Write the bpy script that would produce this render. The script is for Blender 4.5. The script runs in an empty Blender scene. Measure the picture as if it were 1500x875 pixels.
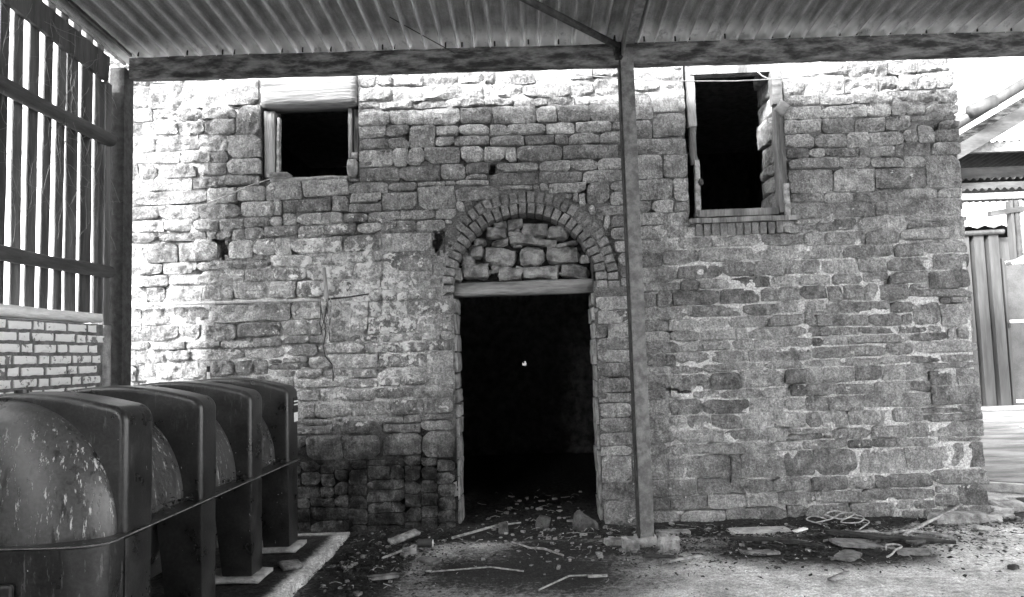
import bpy, bmesh, math, random
import numpy as np
from mathutils import Vector, Matrix

# ------------------------------------------------------------------ camera, sky, sun, exposure
sc = bpy.context.scene
cam_d = bpy.data.cameras.new("camera")
cam_d.sensor_width = 36.0
cam_d.lens = 1090.0 / 1500.0 * 36.0
cam_d.clip_start = 0.05
cam_d.clip_end = 3000.0
cam = bpy.data.objects.new("camera", cam_d)
sc.collection.objects.link(cam)
cam.matrix_world = (Matrix.Translation((0, 0, 1.46)) @ Matrix.Rotation(math.radians(1.599), 4, 'Z')
                    @ Matrix.Rotation(math.radians(90 + 4.378), 4, 'X') @ Matrix.Rotation(math.radians(-1.719), 4, 'Z'))
sc.camera = cam

TO_SUN = Vector((-0.80, -1.0, 0.85)).normalized()      # behind the camera, to the left
world = bpy.data.worlds.new("World")
sc.world = world
world.use_nodes = True
wn = world.node_tree
wn.nodes.clear()
sky = wn.nodes.new('ShaderNodeTexSky')
sky.sky_type = 'NISHITA'
sky.sun_disc = False
sky.sun_elevation = math.asin(TO_SUN.z)
sky.sun_rotation = math.atan2(TO_SUN.x, TO_SUN.y)
sky.air_density = 1.0
sky.dust_density = 3.0
bw = wn.nodes.new('ShaderNodeRGBToBW')                  # the photograph is black and white
bg = wn.nodes.new('ShaderNodeBackground')
bg.inputs['Strength'].default_value = 0.15
wo = wn.nodes.new('ShaderNodeOutputWorld')
wn.links.new(sky.outputs[0], bw.inputs[0])
wn.links.new(bw.outputs[0], bg.inputs['Color'])
wn.links.new(bg.outputs[0], wo.inputs['Surface'])

sun_d = bpy.data.lights.new("sun", 'SUN')
sun_d.energy = 1.3
sun_d.angle = math.radians(12.0)                       # veiled, hazy sun
sun = bpy.data.objects.new("sun", sun_d)
sc.collection.objects.link(sun)
sun.location = (-6, -6, 12)
sun.rotation_euler = TO_SUN.to_track_quat('Z', 'Y').to_euler()

sc.view_settings.view_transform = 'Standard'
sc.view_settings.look = 'None'
sc.view_settings.gamma = 1.0
sc.view_settings.use_curve_mapping = False
sc.view_settings.exposure = 3.65
sc.render.engine = 'CYCLES'
sc.cycles.use_denoising = True
sc.cycles.max_bounces = 8
sc.cycles.diffuse_bounces = 6

# ------------------------------------------------------------------ helpers
COL = sc.collection
R = random.Random(11)

def _h(ix, iy, iz, s):
    h = (ix * 374761393 + iy * 668265263 + iz * 2147483647 + s * 974634541) & 0xffffffff
    h = ((h ^ (h >> 13)) * 1274126177) & 0xffffffff
    return ((h ^ (h >> 16)) & 0xffff) / 65535.0

def vnoise(P, s=0):
    P = np.asarray(P, float)
    i = np.floor(P).astype(np.int64)
    f = P - i
    u = f * f * (3 - 2 * f)
    r = 0
    for dx in (0, 1):
        for dy in (0, 1):
            for dz in (0, 1):
                w = (u[:, 0] if dx else 1 - u[:, 0]) * (u[:, 1] if dy else 1 - u[:, 1]) * (u[:, 2] if dz else 1 - u[:, 2])
                r = r + w * _h(i[:, 0] + dx, i[:, 1] + dy, i[:, 2] + dz, s)
    return r

def fbm(P, scale, octv=3, s=0):
    """noise in -1..1"""
    P = np.asarray(P, float) * scale
    r, a, t = 0, 1.0, 0
    for k in range(octv):
        r = r + a * (vnoise(P, s + k * 17) * 2 - 1)
        t += a
        a *= 0.5
        P = P * 2.03 + 7.1
    return r / t

def sstep(x, a, b):
    t = np.clip((np.asarray(x, float) - a) / (b - a), 0, 1)
    return t * t * (3 - 2 * t)

def mesh_from(name, V, F, mat=None, smooth=False):
    me = bpy.data.meshes.new(name)
    me.from_pydata([tuple(v) for v in V], [], [tuple(f) for f in F])
    if mat:
        me.materials.append(mat)
    if smooth:
        me.polygons.foreach_set('use_smooth', [True] * len(me.polygons))
    me.update()
    return me

def attr(me, name, vals):
    a = me.attributes.new(name, 'FLOAT', 'POINT')
    a.data.foreach_set('value', np.asarray(vals, np.float32))

def obj(name, me, parent=None, loc=(0, 0, 0), rot=(0, 0, 0)):
    o = bpy.data.objects.new(name, me)
    COL.objects.link(o)
    o.location = loc
    o.rotation_euler = rot
    if parent:
        o.parent = parent
    return o

def tag(o, label=None, cat=None, group=None, kind=None):
    for k, v in (('label', label), ('category', cat), ('group', group), ('kind', kind)):
        if v:
            o[k] = v
    return o

def empty(name, loc, label, cat, group=None):
    return tag(obj(name, None, None, loc), label, cat, group)

class MB:
    def __init__(s):
        s.v, s.f = [], []
    def add(s, V, F):
        n = len(s.v)
        s.v += [tuple(p) for p in V]
        s.f += [tuple(i + n for i in q) for q in F]
        return s
    def box(s, x0, y0, z0, x1, y1, z1):
        V = [(x, y, z) for x in (x0, x1) for y in (y0, y1) for z in (z0, z1)]
        return s.add(V, [(0, 1, 3, 2), (4, 6, 7, 5), (0, 4, 5, 1), (2, 3, 7, 6), (0, 2, 6, 4), (1, 5, 7, 3)])
    def tube(s, pts, r, n=8, cap=True):
        pts = [Vector(p) for p in pts]
        rs = r if isinstance(r, (list, tuple)) else [r] * len(pts)
        base = len(s.v)
        u = None
        for i, p in enumerate(pts):
            d = (pts[min(i + 1, len(pts) - 1)] - pts[max(i - 1, 0)]).normalized()
            if u is None:
                u = d.orthogonal().normalized()
            u = (u - d * u.dot(d)).normalized()
            w = d.cross(u)
            for k in range(n):
                a = 2 * math.pi * k / n
                s.v.append(tuple(p + (u * math.cos(a) + w * math.sin(a)) * rs[i]))
        for i in range(len(pts) - 1):
            for k in range(n):
                a, b = base + i * n + k, base + i * n + (k + 1) % n
                s.f.append((a, b, b + n, a + n))
        if cap:
            s.f.append(tuple(base + k for k in range(n))[::-1])
            s.f.append(tuple(base + (len(pts) - 1) * n + k for k in range(n)))
        return s
    def prism(s, poly, y0, y1):
        """poly in (x, z), counter-clockwise seen from -y, extruded y0..y1"""
        n = len(poly)
        V = [(x, y0, z) for x, z in poly] + [(x, y1, z) for x, z in poly]
        F = [tuple(range(n)), tuple(range(2 * n - 1, n - 1, -1))]
        F += [(i, i + n, (i + 1) % n + n, (i + 1) % n) for i in range(n)]
        return s.add(V, F)
    def mesh(s, name, mat, smooth=False, bevel=0, seg=2):
        me = mesh_from(name, s.v, s.f, mat, smooth)
        if bevel:
            bm = bmesh.new()
            bm.from_mesh(me)
            bmesh.ops.recalc_face_normals(bm, faces=bm.faces)
            es = [e for e in bm.edges if len(e.link_faces) == 2 and e.calc_face_angle(0) > 0.5]
            bmesh.ops.bevel(bm, geom=es, offset=bevel, segments=seg, affect='EDGES', profile=0.6)
            bm.to_mesh(me)
            bm.free()
            if smooth:
                me.polygons.foreach_set('use_smooth', [True] * len(me.polygons))
        return me
    def build(s, name, mat, parent=None, loc=(0, 0, 0), rot=(0, 0, 0), **k):
        return obj(name, s.mesh(name, mat, **k), parent, loc, rot)

def rough_box(dx, dy, dz, n=(6, 2, 2), amp=0.006, scale=9, seed=0, rnd=0.25, smooth=False):
    """a block centred on its origin, corners worn, faces uneven; returns V, F"""
    idx, V, F = {}, [], []
    def vid(i, j, k):
        if (i, j, k) not in idx:
            idx[(i, j, k)] = len(V)
            V.append((i / n[0] * 2 - 1, j / n[1] * 2 - 1, k / n[2] * 2 - 1))
        return idx[(i, j, k)]
    for ax, (a, b) in enumerate(((1, 2), (0, 2), (0, 1))):
        for side in (0, n[ax]):
            for p in range(n[a]):
                for q in range(n[b]):
                    c = []
                    for (pp, qq) in ((p, q), (p + 1, q), (p + 1, q + 1), (p, q + 1)):
                        t = [0, 0, 0]
                        t[ax], t[a], t[b] = side, pp, qq
                        c.append(vid(*t))
                    if (side == 0) != (ax == 1):
                        c = c[::-1]
                    F.append(c)
    V = np.array(V)
    if rnd > 0.3:                                        # boulder-like: superellipsoid
        k = 7.0 - 8.0 * (rnd - 0.3)
        V = V / ((np.abs(V) ** k).sum(1) ** (1 / k))[:, None]
        V /= np.abs(V).max()
        rnd = 0
    m = min(dx, dy, dz) * rnd
    A = np.abs(V) ** 6
    half = np.array([dx, dy, dz]) / 2
    W = V * half
    for a in range(3):
        o = [b for b in range(3) if b != a]
        W[:, a] -= np.sign(V[:, a]) * np.abs(V[:, a]) ** 3 * m * np.maximum(A[:, o[0]], A[:, o[1]]) * 0.7
    off = np.array([seed * 3.7, seed * 1.3, seed * 2.1])
    for a in range(3):
        W[:, a] += amp * fbm(W + off, scale, 2, 31 * a + seed % 97)
    return W, F

def rbox(name, mat, parent, cx, cy, cz, dx, dy, dz, rot=(0, 0, 0), n=(6, 2, 2), amp=0.006, scale=9, seed=0, rnd=0.25, smooth=True):
    V, F = rough_box(dx, dy, dz, n, amp, scale, seed, rnd)
    return obj(name, mesh_from(name, V, F, mat, smooth), parent, (cx, cy, cz), rot)

# ------------------------------------------------------------------ materials (all neutral greys: the picture is black and white)
class NT:
    def __init__(s, name, rough=0.9, spec=0.3):
        s.m = bpy.data.materials.new(name)
        s.m.use_nodes = True
        s.nt = s.m.node_tree
        s.b = s.nt.nodes['Principled BSDF']
        s.b.inputs['Roughness'].default_value = rough
        s.b.inputs['Specular IOR Level'].default_value = spec
        s.pos = s.nt.nodes.new('ShaderNodeNewGeometry').outputs['Position']
    def n(s, t):
        return s.nt.nodes.new(t)
    def inp(s, sock, v):
        if isinstance(v, bpy.types.NodeSocket):
            s.nt.links.new(v, sock)
        else:
            sock.default_value = v
    def math(s, op, a, b=0.0, c=0.0, clamp=False):
        m = s.n('ShaderNodeMath')
        m.operation = op
        m.use_clamp = clamp
        for i, v in enumerate((a, b, c)):
            s.inp(m.inputs[i], v)
        return m.outputs[0]
    def noise(s, scale, detail=4, rough=0.6, stretch=None, co=None, off=None):
        v = co or s.pos
        if stretch or off:
            mp = s.n('ShaderNodeMapping')
            s.nt.links.new(v, mp.inputs['Vector'])
            mp.inputs['Scale'].default_value = stretch or (1, 1, 1)
            mp.inputs['Location'].default_value = off or (0, 0, 0)
            v = mp.outputs[0]
        t = s.n('ShaderNodeTexNoise')
        s.nt.links.new(v, t.inputs['Vector'])
        t.inputs['Scale'].default_value = scale
        t.inputs['Detail'].default_value = detail
        t.inputs['Roughness'].default_value = rough
        return t.outputs['Fac']
    def ramp(s, v, a, b, lo=0.0, hi=1.0):
        m = s.n('ShaderNodeMapRange')
        m.interpolation_type = 'SMOOTHSTEP'
        s.inp(m.inputs['Value'], v)
        for k, x in (('From Min', a), ('From Max', b), ('To Min', lo), ('To Max', hi)):
            s.inp(m.inputs[k], x)
        return m.outputs[0]
    def mix(s, f, a, b):
        m = s.n('ShaderNodeMix')
        m.data_type = 'FLOAT'
        s.inp(m.inputs[0], f)
        s.inp(m.inputs[2], a)
        s.inp(m.inputs[3], b)
        return m.outputs[0]
    def at(s, name):
        a = s.n('ShaderNodeAttribute')
        a.attribute_name = name
        return a.outputs['Fac']
    def rnd(s):
        return s.n('ShaderNodeObjectInfo').outputs['Random']
    def color(s, v):
        c = s.n('ShaderNodeCombineColor')
        for i in range(3):
            s.inp(c.inputs[i], v)
        s.nt.links.new(c.outputs[0], s.b.inputs['Base Color'])
        return s
    def bump(s, h, dist=0.01, strength=1.0):
        b = s.n('ShaderNodeBump')
        b.inputs['Distance'].default_value = dist
        b.inputs['Strength'].default_value = strength
        s.inp(b.inputs['Height'], h)
        s.nt.links.new(b.outputs[0], s.b.inputs['Normal'])
        return s

def simple(name, lo, hi, scale=8, stretch=None, rough=0.85, spec=0.3, fine=90, bump=0.006, metal=0.0, contrast=(0.3, 0.7), finestretch=None, per=0.0):
    t = NT(name, rough, spec)
    a = t.ramp(t.noise(scale, 5, 0.62, stretch), contrast[0], contrast[1], lo, hi)
    f = t.noise(fine, 3, 0.6, finestretch or stretch)
    v = t.math('MULTIPLY', a, t.math('ADD', 0.65, t.math('MULTIPLY', f, 0.7)))
    if per:
        v = t.math('MULTIPLY', v, t.math('ADD', 1 - per, t.math('MULTIPLY', t.rnd(), 2 * per)))
    t.color(v)
    if bump:
        t.bump(t.math('ADD', f, t.noise(scale * 2, 4, 0.6, stretch)), bump)
    t.b.inputs['Metallic'].default_value = metal
    return t.m

def m_stone():
    t = NT('weathered_sandstone', 0.95, 0.15)
    n1 = t.noise(11, 6, 0.65)
    n2 = t.noise(38, 4, 0.65, (1.0, 1.0, 0.45))          # upright tooling and wash marks
    n3 = t.noise(62, 4, 0.75)
    n4 = t.noise(150, 3, 0.75)
    n5 = t.noise(2.6, 5, 0.6, off=(4, 4, 4))
    v = t.math('ADD', 0.155, t.math('MULTIPLY', t.at('rnd'), 0.17))
    v = t.math('ADD', v, t.ramp(n1, 0.3, 0.7, -0.03, 0.11))
    v = t.math('MULTIPLY', v, t.ramp(n5, 0.3, 0.7, 0.82, 1.18))
    v = t.math('MULTIPLY', v, t.ramp(n2, 0.28, 0.72, 0.82, 1.18))
    v = t.math('MULTIPLY', v, t.ramp(n3, 0.32, 0.68, 0.7, 1.32))
    v = t.math('MULTIPLY', v, t.ramp(n4, 0.3, 0.7, 0.8, 1.2))
    v = t.math('MULTIPLY', t.math('POWER', t.math('DIVIDE', v, 0.2), 1.25), 0.19)
    # flecks of limewash and lichen, thick in one patch
    w = t.math('ADD', t.math('MULTIPLY', t.at('wash'), 0.17), t.noise(15, 6, 0.7, off=(3, 1, 7)))
    wm = t.ramp(w, 0.63, 0.70)
    v = t.mix(wm, v, t.math('ADD', 0.45, t.math('MULTIPLY', n3, 0.5)))
    # damp, algae-black foot of the wall
    d = t.math('MULTIPLY', t.at('damp'), t.ramp(t.noise(5, 5, 0.6), 0.3, 0.62, 0.45, 1.0))
    v = t.math('MULTIPLY', v, t.mix(d, 1.0, 0.10))
    t.color(v)
    hgt = t.math('ADD', t.math('MULTIPLY', n1, 1.2), t.math('ADD', t.math('MULTIPLY', n2, 0.35), t.math('MULTIPLY', n3, 0.9)))
    t.bump(hgt, 0.045, 1.0)
    return t.m

def m_mortar():
    t = NT('lime_mortar', 0.95, 0.1)
    n1 = t.noise(19, 6, 0.7)
    n3 = t.noise(64, 4, 0.75)
    lime = t.ramp(t.math('ADD', t.at('lime'), t.math('MULTIPLY', n1, 0.8)), 0.5, 1.4, 0.12, 0.5)
    v = t.math('MULTIPLY', lime, t.ramp(n3, 0.25, 0.75, 0.4, 1.6))
    d = t.math('MULTIPLY', t.at('damp'), t.ramp(t.noise(5, 5, 0.6), 0.3, 0.62, 0.45, 1.0))
    v = t.math('MULTIPLY', v, t.mix(d, 1.0, 0.08))
    t.color(v)
    t.bump(t.math('ADD', n1, t.math('MULTIPLY', n3, 0.5)), 0.02)
    return t.m

def m_white_brick():
    t = NT('flaking_white_brick', 0.6, 0.4)
    n = t.noise(17, 5, 0.65)
    n3 = t.noise(90, 3)
    k = t.math('ADD', n, t.math('MULTIPLY', t.rnd(), 0.14))
    m = t.ramp(k, 0.42, 0.49)
    t.color(t.mix(m, t.math('MULTIPLY', 0.2, t.math('ADD', 0.5, n3)), t.math('ADD', 0.8, t.math('MULTIPLY', n3, 0.1))))
    t.bump(t.math('ADD', m, n3), 0.004)
    return t.m

def m_brick():
    t = NT('grey_arch_brick', 0.9, 0.2)
    n = t.noise(22, 5, 0.65)
    n3 = t.noise(130, 3, 0.7)
    v = t.math('ADD', 0.12, t.math('MULTIPLY', t.rnd(), 0.07))
    v = t.math('MULTIPLY', v, t.ramp(n, 0.3, 0.7, 0.6, 1.45))
    v = t.math('MULTIPLY', v, t.ramp(n3, 0.25, 0.75, 0.65, 1.35))
    t.color(v)
    t.bump(t.math('ADD', n, n3), 0.008)
    return t.m

def m_fibre_cement():
    t = NT('fibre_cement_sheet', 0.8, 0.3)
    n = t.noise(5, 6, 0.65)
    st = t.noise(30, 4, 0.6, (1.0, 0.06, 1.0))
    n3 = t.noise(160, 3, 0.7)
    v = t.math('MULTIPLY', t.ramp(n, 0.25, 0.75, 0.2, 0.33), t.ramp(st, 0.3, 0.7, 0.8, 1.2))
    v = t.math('MULTIPLY', v, t.ramp(n3, 0.25, 0.75, 0.75, 1.25))
    # pale lime bloom where rain gets in over the eaves beam (stain attribute follows the sheet end)
    m = t.math('MULTIPLY', t.at('bloom'), t.ramp(t.noise(11, 5, 0.7, (1, 0.5, 1)), 0.25, 0.5))
    v = t.mix(m, v, 0.85)
    t.color(v)
    t.bump(t.math('ADD', n3, st), 0.003)
    return t.m

def m_tank():
    t = NT('black_moulded_plastic', 0.38, 0.5)
    n = t.noise(6, 5, 0.6)
    n2 = t.noise(60, 4, 0.65)
    run = t.noise(40, 6, 0.75, (1.0, 1.0, 0.16))           # limescale runs down the shell
    mask = t.math('MULTIPLY', t.at('runs'), t.ramp(run, 0.57, 0.63))
    spk = t.ramp(t.noise(42, 3, 0.75, (1, 1, 0.6), off=(5, 2, 1)), 0.71, 0.76)
    mask = t.math('MAXIMUM', mask, spk)
    drk = t.math('MULTIPLY', t.at('runs'), t.ramp(t.noise(22, 5, 0.7, (1.0, 1.0, 0.25), off=(2, 5, 3)), 0.54, 0.64))
    v = t.math('MULTIPLY', t.ramp(n, 0.25, 0.75, 0.009, 0.028), t.ramp(n2, 0.2, 0.8, 0.5, 1.5))
    v = t.math('ADD', v, t.math('MULTIPLY', t.at('dust'), t.ramp(n2, 0.25, 0.75, 0.03, 0.06)))     # dry dust film on the shell
    v = t.math('MULTIPLY', v, t.mix(drk, 1.0, 0.2))
    t.color(t.mix(mask, v, 0.6))
    t.inp(t.b.inputs['Roughness'], t.math('ADD', 0.16, t.math('MULTIPLY', n, 0.3)))
    t.bump(t.math('ADD', t.math('MULTIPLY', n2, 0.25), t.math('MULTIPLY', mask, 0.6)), 0.004)
    return t.m

def m_ground():
    t = NT('worn_concrete_and_dirt', 0.92, 0.2)
    n1 = t.noise(3.2, 6, 0.65)
    n2 = t.noise(26, 6, 0.7)
    br = t.noise(46, 3, 0.65, (0.16, 1.0, 1.0))           # brushed finish
    n3 = t.noise(80, 4, 0.8)
    con = t.math('MULTIPLY', t.ramp(n1, 0.28, 0.7, 0.32, 0.78), t.ramp(br, 0.25, 0.75, 0.9, 1.1))
    con = t.math('MULTIPLY', con, t.ramp(n3, 0.3, 0.7, 0.5, 1.5))
    con = t.math('MULTIPLY', con, t.ramp(n2, 0.3, 0.7, 0.6, 1.3))
    dirt = t.math('MULTIPLY', t.ramp(n2, 0.3, 0.7, 0.008, 0.05), t.ramp(n3, 0.2, 0.8, 0.4, 1.7))
    m = t.ramp(t.math('ADD', t.at('dirt'), t.math('MULTIPLY', t.math('SUBTRACT', n2, 0.5), 0.9)), 0.3, 0.7)
    t.color(t.mix(m, con, dirt))
    t.bump(t.math('ADD', t.math('MULTIPLY', n2, t.math('ADD', 0.4, m)), t.math('MULTIPLY', n3, 0.5)), 0.02)
    return t.m

STONE = m_stone()
MORTAR = m_mortar()
WBRICK = m_white_brick()
BRICK = m_brick()
SHEET = m_fibre_cement()
TANK = m_tank()
GROUND = m_ground()
INFILL = simple('infill_rubble_stone', 0.12, 0.44, 10, bump=0.02)
DARKM = simple('dark_earth_mortar', 0.02, 0.07, 12, bump=0.02)
INNER = simple('darkened_inner_masonry', 0.03, 0.14, 7, bump=0.02)  # low tone so the room reads black: shade put into the colour
BRMORT = simple('grey_brick_mortar', 0.03, 0.09, 14, bump=0.01)
PALEWOOD = simple('weathered_pale_timber', 0.06, 0.22, 9, (1, 1, 0.12), fine=70, bump=0.01)
LINTEL = simple('bleached_lintel_timber', 0.04, 0.2, 9, (0.1, 1, 1.2), fine=45, bump=0.012)
GREYWOOD = simple('grey_split_timber', 0.06, 0.26, 14, (1, 1, 0.1), fine=80, bump=0.014)
DARKWOOD = simple('tarred_dark_boards', 0.035, 0.12, 9, (1, 1, 0.1), fine=80, bump=0.008, per=0.35)
RAILWOOD = simple('dark_pole_rail', 0.03, 0.09, 9, (1, 0.12, 1), fine=80, bump=0.008)
SILLWOOD = simple('whitewashed_sill_board', 0.5, 0.85, 9, (1, 0.15, 1), fine=60, bump=0.008)
BEAM = simple('stained_eaves_beam', 0.025, 0.2, 11, (0.5, 1, 1.6), fine=45, bump=0.02, contrast=(0.36, 0.7))
STEEL = simple('flaking_painted_steel', 0.08, 0.19, 16, fine=110, rough=0.6, bump=0.003)
RUST = simple('dark_rusty_steel', 0.015, 0.05, 18, fine=110, rough=0.75, bump=0.004)
CONC = simple('rough_cast_concrete', 0.22, 0.5, 9, fine=120, bump=0.01)
YARD = simple('bleached_yard_concrete', 0.09, 0.26, 2.5, (0.6, 1.4, 1), fine=50, bump=0.01)
BLOCK = simple('pale_concrete_block', 0.28, 0.55, 13, fine=120, bump=0.012)
PIPE = simple('grey_plastic_conduit', 0.22, 0.4, 20, rough=0.6, fine=80, bump=0.002)
CABLE = simple('black_cable_sheath', 0.012, 0.03, 20, rough=0.6, bump=0)
TWINE = simple('pale_baler_twine', 0.18, 0.4, 30, rough=0.8, bump=0)
WHITEP = simple('white_plastic', 0.75, 0.85, 10, rough=0.5, bump=0)
BLACKP = simple('black_print', 0.015, 0.025, 10, rough=0.5, bump=0)
CLAD = simple('galvanised_cladding', 0.03, 0.065, 6, (1, 1, 0.1), rough=0.5, fine=30, bump=0.002)
DOORM = simple('pale_sheet_door', 0.05, 0.08, 4, rough=0.6, fine=40, bump=0.002)
PALEPAINT = simple('sunbleached_painted_timber', 0.07, 0.2, 6, (0.3, 1, 1), fine=40, bump=0.004)
DRY = simple('dry_leaf_litter', 0.02, 0.8, 30, fine=90, bump=0, contrast=(0.54, 0.74))
SLATE = simple('broken_slate', 0.07, 0.2, 14, fine=90, bump=0.006, per=0.4)
STICK = simple('grey_dead_wood', 0.12, 0.4, 20, fine=90, bump=0.006)
COBW = simple('dusty_dry_stems', 0.10, 0.22, 20, bump=0)
CANOPY = simple('weathered_canopy_timber', 0.025, 0.07, 6, (0.3, 1, 1), fine=40, bump=0.004)
DARKSTONE = simple('dirty_fallen_stone', 0.05, 0.16, 10, bump=0.02)
DOORLINTEL = simple('dusty_door_lintel', 0.09, 0.3, 7, (0.15, 1, 1), fine=60, bump=0.012)
BRJOINT = simple('dark_brick_joint', 0.1, 0.22, 14, bump=0.01)

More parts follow.
